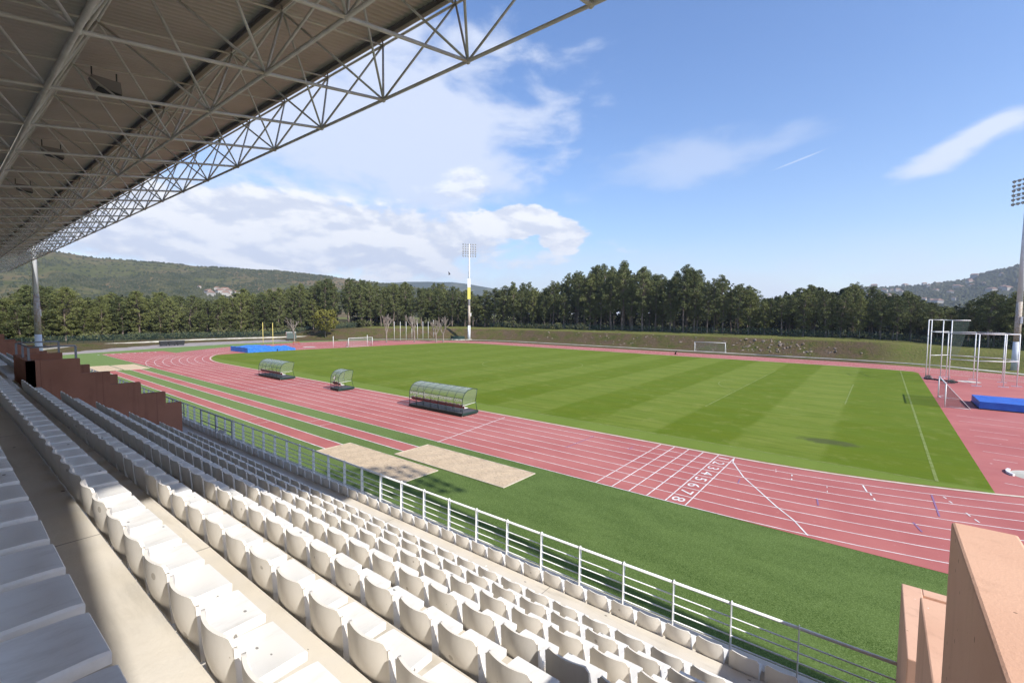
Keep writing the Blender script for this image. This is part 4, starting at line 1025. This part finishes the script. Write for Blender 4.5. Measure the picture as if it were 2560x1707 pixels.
# rocks in the bank
def rockmesh(seed):
    r = np.random.default_rng(seed); b = MB(); b.sphere((0, 0, 0), 1, 8, 6)
    b.v = [tuple(np.array(v) * r.uniform(.65, 1.15) * np.array([1, .8, .7])) for v in b.v]; b.sm = [False] * len(b.f); me = b.mesh('rock'); me.materials.append(M['rock']); return me
rks = [rockmesh(k) for k in range(6)]
rl = []
r = np.random.default_rng(5)
for k in range(240):
    if k < 110: x = r.normal(-12, 6); dd = r.uniform(11.5, 15)
    elif k < 170: x = r.normal(-44, 16); dd = r.uniform(11, 16)
    else: x = r.uniform(-95, 5); dd = r.uniform(10.5, 16)
    y = 92.52 + dd + (0 if x > -84 else -1.5)
    if x > 0: y = 46.26 + math.sqrt(max(0, (46.26 + dd) ** 2 - x * x))
    s = r.uniform(.10, .34) * (1.4 if k < 50 else 1); rl.append((x, y, float(ground_z(x, y)) - s * .35, s, k))
for (x, y, z, s, k) in rl:
    o = link('rock', rks[k % 6], None, None, (x, y, z)); o.scale = (s * 1.3, s, s); o.rotation_euler = (0, 0, k * 1.3)
    tag(o, 'pale angular rock lying in the far earth bank %s' % ('to the right of the far goal' if x > -22 else 'to the left of the far goal' if x < -31 else 'behind the far goal'), 'rock', 'rocks in the earth bank ' + ('right of' if x > -22 else 'left of' if x < -31 else 'behind') + ' the far goal')

# ------------------------------------------------------------------ birds
def bird(u, v, dist, s, label, rz):
    p = CAM + raydir(u, v) * dist; t = thing('bird', label, 'bird', p, rz)
    b = MB(); b.sphere((0, 0, 0), .06, 8, 6); b.v = [(x * 2.6, y, z) for x, y, z in b.v]; b.sphere((.17, 0, .02), .04, 8, 5); b.tube((.2, 0, .02), (.25, 0, .01), .012, 5, .002)
    b.add([(-.12, -.03, 0), (-.30, -.08, .01), (-.24, 0, 0), (-.30, .08, .01), (-.12, .03, 0)], [(0, 1, 2, 3, 4)]); part('body', b, 'bird', t)
    for sg in (-1, 1):
        b = MB(); b.add([(.08, 0, 0), (.10, sg * .18, .16), (.0, sg * .34, .34), (-.14, sg * .44, .42), (-.06, sg * .22, .16), (-.08, 0, 0)], [(0, 1, 4, 5), (1, 2, 3, 4)]); part('wing', b, 'bird', t)
    t.scale = (s, s, s)
bird(1123, 686, 60, .8, 'small dark bird flying in the sky left of the banner mast', R(40))
bird(1689, 885, 40, .6, 'dark reddish bird flying low in front of the far track', R(200))

# ------------------------------------------------------------------ trees
def leaf_mesh(cent, rad, cnt, size, seed, squash=.75):
    r = np.random.default_rng(seed); C = []
    for (c, rr), n_ in zip(zip(cent, rad), cnt):
        d = r.normal(size=(n_, 3)); d /= np.linalg.norm(d, axis=1)[:, None]
        q = d * (r.uniform(.25, 1, n_) ** .6)[:, None] * rr; q[:, 2] *= squash; C.append(q + c)
    C = np.concatenate(C); N = len(C)
    a = r.normal(size=(N, 3)); a /= np.linalg.norm(a, axis=1)[:, None]; t_ = r.normal(size=(N, 3)); b_ = np.cross(a, t_); b_ /= np.linalg.norm(b_, axis=1)[:, None]; c_ = np.cross(a, b_)
    s = (size * r.uniform(.6, 1.3, N))[:, None]
    V = np.stack([C - b_ * s * .5 - c_ * s * .32, C + b_ * s * .5 - c_ * s * .32, C + b_ * s * .38 + c_ * s * .4, C - b_ * s * .38 + c_ * s * .4], 1).reshape(-1, 3)
    F = np.arange(4 * N).reshape(N, 4); return quickmesh(V, F, 'crown')
def pine(seed, H=18., base=.28, rmax=3.4, m='pine1', dens=1.0):
    r = np.random.default_rng(seed); tr = MB(); bend = r.normal(0, .25, 2)
    pt = lambda z: Vector((bend[0] * (z / H) ** 2 * 2 + .15 * math.sin(z * .5 + seed), bend[1] * (z / H) ** 2 * 2 + .12 * math.cos(z * .45), z))
    for k in range(9): z0, z1 = H * k / 9, H * (k + 1) / 9; tr.tube(pt(z0) - Vector((0, 0, .3 if k == 0 else 0)), pt(z1), .26 * (1 - .85 * k / 9), 7, .26 * (1 - .85 * (k + 1) / 9), caps=False)
    cent, rad, cnt = [], [], []; nb = int(104 * dens)
    for k in range(nb):
        f = (k + r.uniform(0, 1)) / nb; z = H * (base + (1 - base) * f); prof_ = (math.sin(min(1, (f * 1.15 + .12)) * math.pi * .62) if f < .45 else 1 - ((f - .45) / .6) ** 1.7) * rmax
        prof_ = max(.4, prof_ * .95) * (r.uniform(.4, 1.0) if k % 4 else r.uniform(.95, 1.35)); a = k * 2.4 + r.uniform(-.5, .5); p = pt(z); e = p + Vector((math.cos(a) * prof_, math.sin(a) * prof_, r.uniform(-.1, .6) + .25 * prof_ * (f > .6)))
        tr.tube(p, e, .05, 4, .015, caps=False)
        nn = 2 if prof_ > 1.6 else 1
        for q in range(nn):
            c = p.lerp(e, 1 - q * .42); cent.append(np.array(c)); rr = r.uniform(.42, .86) * (.75 + .25 * prof_ / rmax); rad.append(rr); cnt.append(int(120 * rr * rr))
    for k in range(5): cent.append(np.array(pt(H * (1 - .03 * k))) + r.normal(0, .35, 3)); rad.append(.62); cnt.append(36)
    t = thing('pine_tree', 'pine', 'pine tree'); link('crown', leaf_mesh(cent, rad, [int(c * 1.3) for c in cnt], .215, seed, .85), m, t); part('trunk', tr, 'bark', t); return t
protos = [pine(11, base=.20, rmax=3.6), pine(12, base=.26, rmax=3.3), pine(13, base=.13, rmax=4.0), pine(14, base=.33, rmax=3.6, dens=.9), pine(15, base=.12, rmax=3.5, m='pine2'), pine(16, base=.10, rmax=4.1, m='pine2'), pine(17, base=.40, rmax=3.2, dens=.75), pine(18, base=.06, rmax=3.9, m='pine2', dens=1.15)]
used = [False] * len(protos)
def place_tree(k, loc, H, wd, rz, label, group):
    if used[k]: o = copy_tree(protos[k])
    else: o = protos[k]; used[k] = True
    o.location = loc; o.rotation_euler = (0, 0, rz); o.scale = (wd, wd, H / 18.); o['label'] = label; o['group'] = group
# skyline of the wood: pixel column of the photograph -> elevation of the tree tops, read off as sky directions
TP = [(-60, 735), (0, 738), (45, 718), (60, 715), (119, 719), (179, 721), (217, 748), (259, 738), (336, 730), (357, 731), (446, 734), (506, 750), (551, 738), (619, 720), (639, 735), (683, 723), (737, 713), (779, 712), (814, 698), (844, 702), (886, 698),
      (927, 708), (966, 704), (996, 716), (1023, 704), (1064, 717), (1097, 710), (1145, 723), (1165, 729), (1195, 733), (1219, 726), (1254, 720), (1290, 707), (1324, 710), (1358, 722), (1408, 692), (1459, 676), (1495, 667), (1563, 657), (1627, 682),
      (1661, 675), (1711, 668), (1745, 682), (1779, 702), (1807, 692), (1852, 703), (1885, 727), (1908, 740), (1950, 720), (1984, 724), (2026, 706), (2068, 719), (2096, 713), (2124, 709), (2203, 724), (2245, 738), (2276, 728), (2307, 748), (2340, 760), (2380, 765), (2419, 747), (2475, 733), (2509, 738), (2545, 733), (2700, 735)]
PATH = [(-140, -60), (-158, -22), (-166, 10), (-168, 40), (-165, 62), (-158, 80), (-142, 100), (-120, 114), (-95, 119), (-60, 120.5), (0, 120.5), (40, 117), (75, 100)]
def az_of(u): d = raydir(u, 780); return math.atan2(d.x, d.y)
taz = [az_of(u) for u, v in TP]; tel = []
for u, v in TP: d = raydir(u, v); tel.append(d.z / math.hypot(d.x, d.y))
def top_slope(x, y): return float(np.interp(math.atan2(x - CAM.x, y - CAM.y), taz, tel))
# walk along the path
acc = []
for a, c_ in zip(PATH, PATH[1:]):
    l = math.hypot(c_[0] - a[0], c_[1] - a[1]); n_ = int(l / 1.0)
    for k in range(n_): acc.append((a[0] + (c_[0] - a[0]) * k / n_, a[1] + (c_[1] - a[1]) * k / n_, -(c_[1] - a[1]) / l, (c_[0] - a[0]) / l))
sect = lambda x, y: ('at the left' if y < 60 and x < -100 else 'near the banner mast' if x < -70 else 'behind the far goal' if x < 2 else 'at the far right')
rt_ = np.random.default_rng(21); counts = {}
for rowi, (off, stepm, jit, hmul) in enumerate([(0, 4.0, .9, 1.0), (4.5, 4.2, 1.4, .98), (10, 4.4, 2.2, 1.0), (17, 5.4, 3.0, .98)]):
    s = rowi * 1.7
    while s < len(acc) - 1:
        x, y, nx, ny = acc[int(s)]; s += stepm * rt_.uniform(.75, 1.3)
        px, py = x + nx * (off + rt_.uniform(-jit, jit)), y + ny * (off + rt_.uniform(-jit, jit))
        z = float(ground_z(px, py)); d = math.hypot(px - CAM.x, py - CAM.y)
        zt = CAM.z + d * top_slope(px, py); lowf = rt_.choice([1.0, .93, .86, .78], p=[.34, .28, .22, .16]) if rowi else rt_.choice([1.0, .9, .8, .66], p=[.28, .28, .24, .2])
        H = max(5, (zt - z) * lowf * hmul)
        left = x < -150 and y < 70
        k = int(rt_.choice([4, 5, 7, 2, 0] if left else [0, 1, 2, 3, 6, 4, 1, 3]))
        wd = rt_.uniform(.78, 1.15) * (H / 18.) ** .45
        if x < -150: wd *= 1.1
        sc = sect(x, y); rn = ['front line', '2nd line', '3rd line', 'rear line'][rowi]; counts[(rowi, sc)] = counts.get((rowi, sc), 0) + 1
        place_tree(k, (px, py, z), H, wd, rt_.uniform(0, 6.28), '%s green pine, %s from left in the %s %s' % ('light' if k in (4, 5, 7) else 'dark', ordn(counts[(rowi, sc)]) if counts[(rowi, sc)] < 60 else 'far', rn, sc), 'pines around the stadium')
for k, u in enumerate(used):
    if not u:
        for c in list(protos[k].children): bpy.data.objects.remove(c)
        bpy.data.objects.remove(protos[k])
r = np.random.default_rng(99); V0 = []
cent = []; rad = []; cnt = []
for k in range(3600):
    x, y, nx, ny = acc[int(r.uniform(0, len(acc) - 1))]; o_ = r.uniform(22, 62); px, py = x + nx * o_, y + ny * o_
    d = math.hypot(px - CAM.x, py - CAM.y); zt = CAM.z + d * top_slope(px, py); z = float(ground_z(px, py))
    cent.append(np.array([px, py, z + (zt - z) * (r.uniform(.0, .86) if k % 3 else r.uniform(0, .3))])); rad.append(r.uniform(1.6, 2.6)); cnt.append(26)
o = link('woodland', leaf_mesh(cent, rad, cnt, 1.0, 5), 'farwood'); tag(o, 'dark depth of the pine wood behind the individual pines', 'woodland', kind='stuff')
cent = []; rad = []; cnt = []
for k in range(900):
    x, y, nx, ny = acc[int(r.uniform(0, len(acc) - 1))]; o_ = r.uniform(1.5, 24); px, py = x + nx * o_, y + ny * o_; z = float(ground_z(px, py))
    cent.append(np.array([px, py, z + r.uniform(.1, .9)])); rad.append(r.uniform(.8, 1.5)); cnt.append(26)
o = link('undergrowth', leaf_mesh(cent, rad, cnt, .5, 6), 'pine1'); tag(o, 'low dark undergrowth on the floor of the pine wood', 'undergrowth', kind='stuff')
ff = MB(); fp = [(acc[k][0] - acc[k][2] * 1.0, acc[k][1] - acc[k][3] * 1.0) for k in range(0, len(acc), 6)]; fq = [(acc[k][0] + acc[k][2] * 190, acc[k][1] + acc[k][3] * 190) for k in range(0, len(acc), 6)]
for k in range(len(fp) - 1):
    q_ = [fp[k], fp[k + 1], fq[k + 1], fq[k]]; n_ = 5
    for a_ in range(n_):
        f_, g2 = a_ / n_, (a_ + 1) / n_; P4 = []
        for (A_, B_, t_) in ((q_[0], q_[3], f_), (q_[1], q_[2], f_), (q_[1], q_[2], g2), (q_[0], q_[3], g2)):
            X_, Y_ = A_[0] + (B_[0] - A_[0]) * t_, A_[1] + (B_[1] - A_[1]) * t_; P4.append((X_, Y_, float(ground_z(X_, Y_)) + .14))
        ff.add(P4, [(0, 1, 2, 3)])
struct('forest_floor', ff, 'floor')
# shrubs under the left-hand trees
def shrub(seed):
    r = np.random.default_rng(seed); cent = [np.array([r.uniform(-1.6, 1.6), r.uniform(-1.3, 1.3), r.uniform(.4, 1.7)]) for _ in range(12)]
    t = thing('shrub', 's', 'shrub'); link('foliage', leaf_mesh(cent, [r.uniform(.6, 1.0) for _ in cent], [36] * 12, .34, seed), 'bush', t)
    b = MB()
    for k in range(9): a = k * .7; b.tube((0, 0, -.1), (1.3 * math.cos(a), 1.1 * math.sin(a), 1.6 + .3 * math.sin(k)), .04, 4, .012)
    part('stem', b, 'twig', t); return t
shp = [shrub(31), shrub(32), shrub(33)]; su = [False] * 3; r = np.random.default_rng(9)
SH = [(-163, -6 + 3.3 * k + r.uniform(-1, 1)) for k in range(22)] + [(-158 + 2.0 * k * .9, 70 + 3.0 * k * .8) for k in range(6)] + [(-113 + 4.5 * k, 116.2 + r.uniform(-.5, .5)) for k in range(10)]
for k, (x, y) in enumerate(SH):
    i = k % 3
    if su[i]: o = copy_tree(shp[i])
    else: o = shp[i]; su[i] = True
    s = r.uniform(.7, 1.5); o.location = (x + r.uniform(-1.5, .5), y, gz(x, y)); o.scale = (s, s, s * r.uniform(.8, 1.2)); o.rotation_euler = (0, 0, k)
    wh = 'behind the left mesh fence' if k < 22 else 'between the yellow-green tree and the fence' if k < 28 else 'on the bank top right of the banner mast'
    o['label'] = 'pale green shrub %s, %s from the left' % (wh, ordn((k if k < 22 else k - 22 if k < 28 else k - 28) + 1)); o['group'] = 'shrubs below the pines'
# yellow-green tree
r = np.random.default_rng(77); cent = []; tr = MB(); tr.tube((0, 0, -.2), (0, 0, 3.0), .17, 8, .12)
for k in range(34):
    f = k / 34; a = k * 2.4; rad_ = 3.6 * math.sin(math.pi * (.12 + .8 * f)) ** .8; e = Vector((rad_ * math.cos(a) * r.uniform(.5, 1), rad_ * math.sin(a) * r.uniform(.5, 1), 2.6 + 5.4 * f + r.uniform(-.3, .3)))
    tr.tube((0, 0, 2.0 + 2.5 * f), e, .06, 5, .012); cent.append(np.array(e))
t = thing('broadleaf_tree', 'yellow-green leafed tree with rounded crown standing before the dark pines', 'tree', (-147.0, 65.0, gz(-147, 65))); t.scale = (1.25, 1.25, 1.2)
link('crown', leaf_mesh(cent, [r.uniform(.8, 1.2) for _ in cent], [110] * len(cent), .30, 77), 'yleaf', t); part('trunk', tr, 'twig', t)
# bare trees
def bare(seed, H):
    rr = random.Random(seed); b = MB()
    def grow(p, d, l, rd, n_):
        if n_ == 0: return
        e = p + d * l; b.tube(p, e, rd, 5, rd * .7, caps=False)
        for _ in range(3 if n_ > 1 else 4):
            nd = (d + Vector((rr.uniform(-1, 1), rr.uniform(-1, 1), rr.uniform(-.2, .7))) * .62).normalized(); grow(p + d * l * rr.uniform(.7, 1), nd, l * rr.uniform(.6, .82), rd * .66, n_ - 1)
    grow(Vector((0, 0, -.2)), Vector((0, 0, 1)), H * .3, .25, 5); return b
for k, (u, y0, H, lb) in enumerate([(966, 72, 11.5, 'bare leafless tree just left of the white poles'), (1036, 84, 11.5, 'bare leafless tree behind the middle white poles'), (1108, 97, 10.5, 'brownish leafless tree right of the white poles'),
                                    (735, 52, 10.0, 'grey-brown leafless tree left of the yellow-green tree'), (1090, 101, 8.5, 'small brown leafless tree between the poles and the banner mast')]):
    d = raydir(u, 800); dist = 150 if k not in (3,) else 160; x = CAM.x + d.x / math.hypot(d.x, d.y) * dist; y = CAM.y + d.y / math.hypot(d.x, d.y) * dist
    t = thing('bare_tree', lb, 'tree', (x, y, gz(x, y)), k * 1.3); part('trunk', bare(50 + k, H), 'twig', t)

# ------------------------------------------------------------------ distant hills
def hill(name, pix, r0, rc, r1, m, seed, rough, z0=-5., na=220, nr=50):
    A = np.array([math.atan2(raydir(u, v).x, raydir(u, v).y) for u, v in pix]); E = np.array([raydir(u, v).z / math.hypot(raydir(u, v).x, raydir(u, v).y) for u, v in pix])
    a = np.linspace(A[0], A[-1], na); e = np.interp(a, A, E); rr = np.linspace(0, 1, nr)
    V = np.zeros((nr, na, 3)); r_ = np.random.default_rng(seed); ph = r_.uniform(0, 6.28, 12)
    for j, t_ in enumerate(rr):
        dist = r0 + (r1 - r0) * t_; tt = (dist - r0) / (rc - r0)
        up = tt ** 1.35 if tt <= 1 else 1 - .35 * ((dist - rc) / (r1 - rc)) ** 1.5
        top = CAM.z + rc * e
        nz = sum(np.sin(a * (30 + 21 * k) + ph[k] + t_ * (5 + 3 * k)) * rough / (1 + k) for k in range(9)) * min(1, tt * 2) * (0.25 if .9 < tt < 1.1 else 1)
        V[j, :, 0] = CAM.x + np.sin(a) * dist; V[j, :, 1] = CAM.y + np.cos(a) * dist; V[j, :, 2] = z0 + (top - z0) * up + nz
    i = np.arange(nr * na).reshape(nr, na); F = np.stack([i[:-1, :-1].ravel(), i[:-1, 1:].ravel(), i[1:, 1:].ravel(), i[1:, :-1].ravel()], 1)
    o = link(name, quickmesh(V.reshape(-1, 3), F, name, True), m); tag(o, kind='structure'); return V
VL = hill('hill', [(-700, 660), (-300, 640), (0, 636), (60, 630), (143, 627), (250, 645), (330, 652), (400, 657), (500, 664), (600, 672), (700, 678), (768, 685), (830, 690), (900, 702), (1000, 712), (1060, 722), (1130, 745), (1200, 790)], 420, 1250, 1500, 'hill', 3, 3.0)
hill('hill', [(840, 790), (900, 720), (980, 706), (1046, 704), (1130, 704), (1180, 711), (1240, 722), (1290, 726), (1340, 735), (1400, 790)], 2200, 3600, 4200, 'hillr', 4, 5.0)
VR = hill('hill', [(1990, 800), (2060, 742), (2138, 720), (2237, 717), (2293, 715), (2377, 702), (2422, 697), (2450, 684), (2517, 673), (2548, 663), (2640, 640), (2900, 600), (3400, 610)], 1000, 2100, 2600, 'hillr', 5, 5.0)
# far-off woods on the hills: low-poly crowns in one object
def forest(V, n_, smin, smax, seed, dens, name, label):
    r = np.random.default_rng(seed); nr, na = V.shape[:2]; P = []
    while len(P) < n_:
        j = r.uniform(0, nr * .84); a = r.uniform(0, na - 1.01); j0, a0 = int(j), int(a)
        p = V[j0, a0] * (1 - (j - j0)) + V[min(j0 + 1, nr - 1), a0 + 1] * (j - j0)
        if dens(p, j / nr, r): P.append(p)
    P = np.array(P); S = r.uniform(smin, smax, len(P))
    dirs = np.array([(1, 0, 0), (-.5, .87, 0), (-.5, -.87, 0), (0, 0, 1), (.5, .87, .55), (-1, 0, .5), (.5, -.87, .6)]); 
    base = np.array([(1, 0, -.3), (.3, .95, -.2), (-.8, .6, -.3), (-.8, -.6, -.2), (.3, -.95, -.3), (.6, .3, .65), (-.2, .6, .7), (-.7, -.1, .6), (.1, -.6, .7), (0, 0, 1.05)])
    tri = np.array([(0, 1, 5), (1, 6, 5), (1, 2, 6), (2, 7, 6), (2, 3, 7), (3, 8, 7), (3, 4, 8), (4, 0, 5), (4, 5, 8), (5, 6, 9), (6, 7, 9), (7, 8, 9), (8, 5, 9)])
    n = len(P); B = base[None] * S[:, None, None] * r.uniform(.7, 1.25, (n, len(base), 1)) * np.array([1, 1, 1.15]) + P[:, None]
    F = (tri[None] + (np.arange(n) * len(base))[:, None, None]).reshape(-1, 3)
    o = link(name, quickmesh(B.reshape(-1, 3), F, name), 'farwood'); tag(o, label, 'woodland', kind='stuff')
pn = lambda p: math.sin(p[0] * .011 + 1) * math.sin(p[1] * .013 + 2) + .5 * math.sin(p[0] * .031 + p[1] * .027)
forest(VL, 19000, 1.5, 3.0, 1, lambda p, j, r: r.uniform() < (.9 if pn(p) > -.05 else .10), 'hill_woodland', 'scattered woodland covering the near left hillside')
forest(VR, 9000, 3.5, 6.5, 2, lambda p, j, r: r.uniform() < (.9 if pn(p * .8) > .2 else .15), 'far_woodland', 'woodland patches on the right-hand far hillside')
# small houses on the far hillsides
hb = MB(); hb.box((-6, -4, -3), (6, 4, 5)); hw = hb.mesh('wall'); hw.materials.append(M['housewall'])
hb = MB(); hb.add([(-6.6, -4.6, 5), (6.6, -4.6, 5), (6.6, 4.6, 5), (-6.6, 4.6, 5), (-4.5, 0, 7.6), (4.5, 0, 7.6)], [(0, 1, 5, 4), (2, 3, 4, 5), (1, 2, 5), (3, 0, 4), (0, 3, 2, 1)]); hr = hb.mesh('roof'); hr.materials.append(M['roof'])
r = np.random.default_rng(8)
def houses(V, n_, jr, ur, where, grp, sc=(.7, 1.5)):
    nr, na = V.shape[:2]; aa = np.arctan2(V[5, :, 0] - CAM.x, V[5, :, 1] - CAM.y); ar = [float(np.interp(az_of(u), aa, np.arange(na))) / na for u in ur]
    for k in range(n_):
        p = V[int(nr * r.uniform(*jr)), int(na * r.uniform(*ar))]
        t = thing('house', 'small pale house with a tiled roof %s' % where, 'house', tuple(p + np.array([0, 0, 1.5])), r.uniform(0, 3), grp); link('wall', hw, None, t); link('roof', hr, None, t); s = r.uniform(*sc); t.scale = (s, s, s)
houses(VR, 46, (.30, .85), (2150, 2560), 'scattered on the terraced far hillside at the right', 'houses on the right-hand hillside', (.8, 1.7))
houses(VL, 15, (.31, .40), (500, 600), 'in the far village below the left-hand hill', 'houses of the village under the left hill', (.4, .8))

# haze: thin even air over the whole valley
hz = MB(); hz.box((-4600, -1600, -8), (3200, 4700, 620)); hz = tag(link('haze', hz.mesh('haze'), None), 'thin blue haze softening the far hills', 'haze', kind='stuff')
HM = bpy.data.materials.new('haze'); HM.use_nodes = True; ht = NT(HM.node_tree); ht.n.clear()
pv = ht.new('ShaderNodeVolumePrincipled'); pv.inputs['Color'].default_value = (0.74, 0.82, 0.96, 1); pv.inputs['Density'].default_value = 0.00016; pv.inputs['Anisotropy'].default_value = 0.2
ho = ht.new('ShaderNodeOutputMaterial'); ht.l.new(pv.outputs[0], ho.inputs['Volume']); hz.data.materials.append(HM)
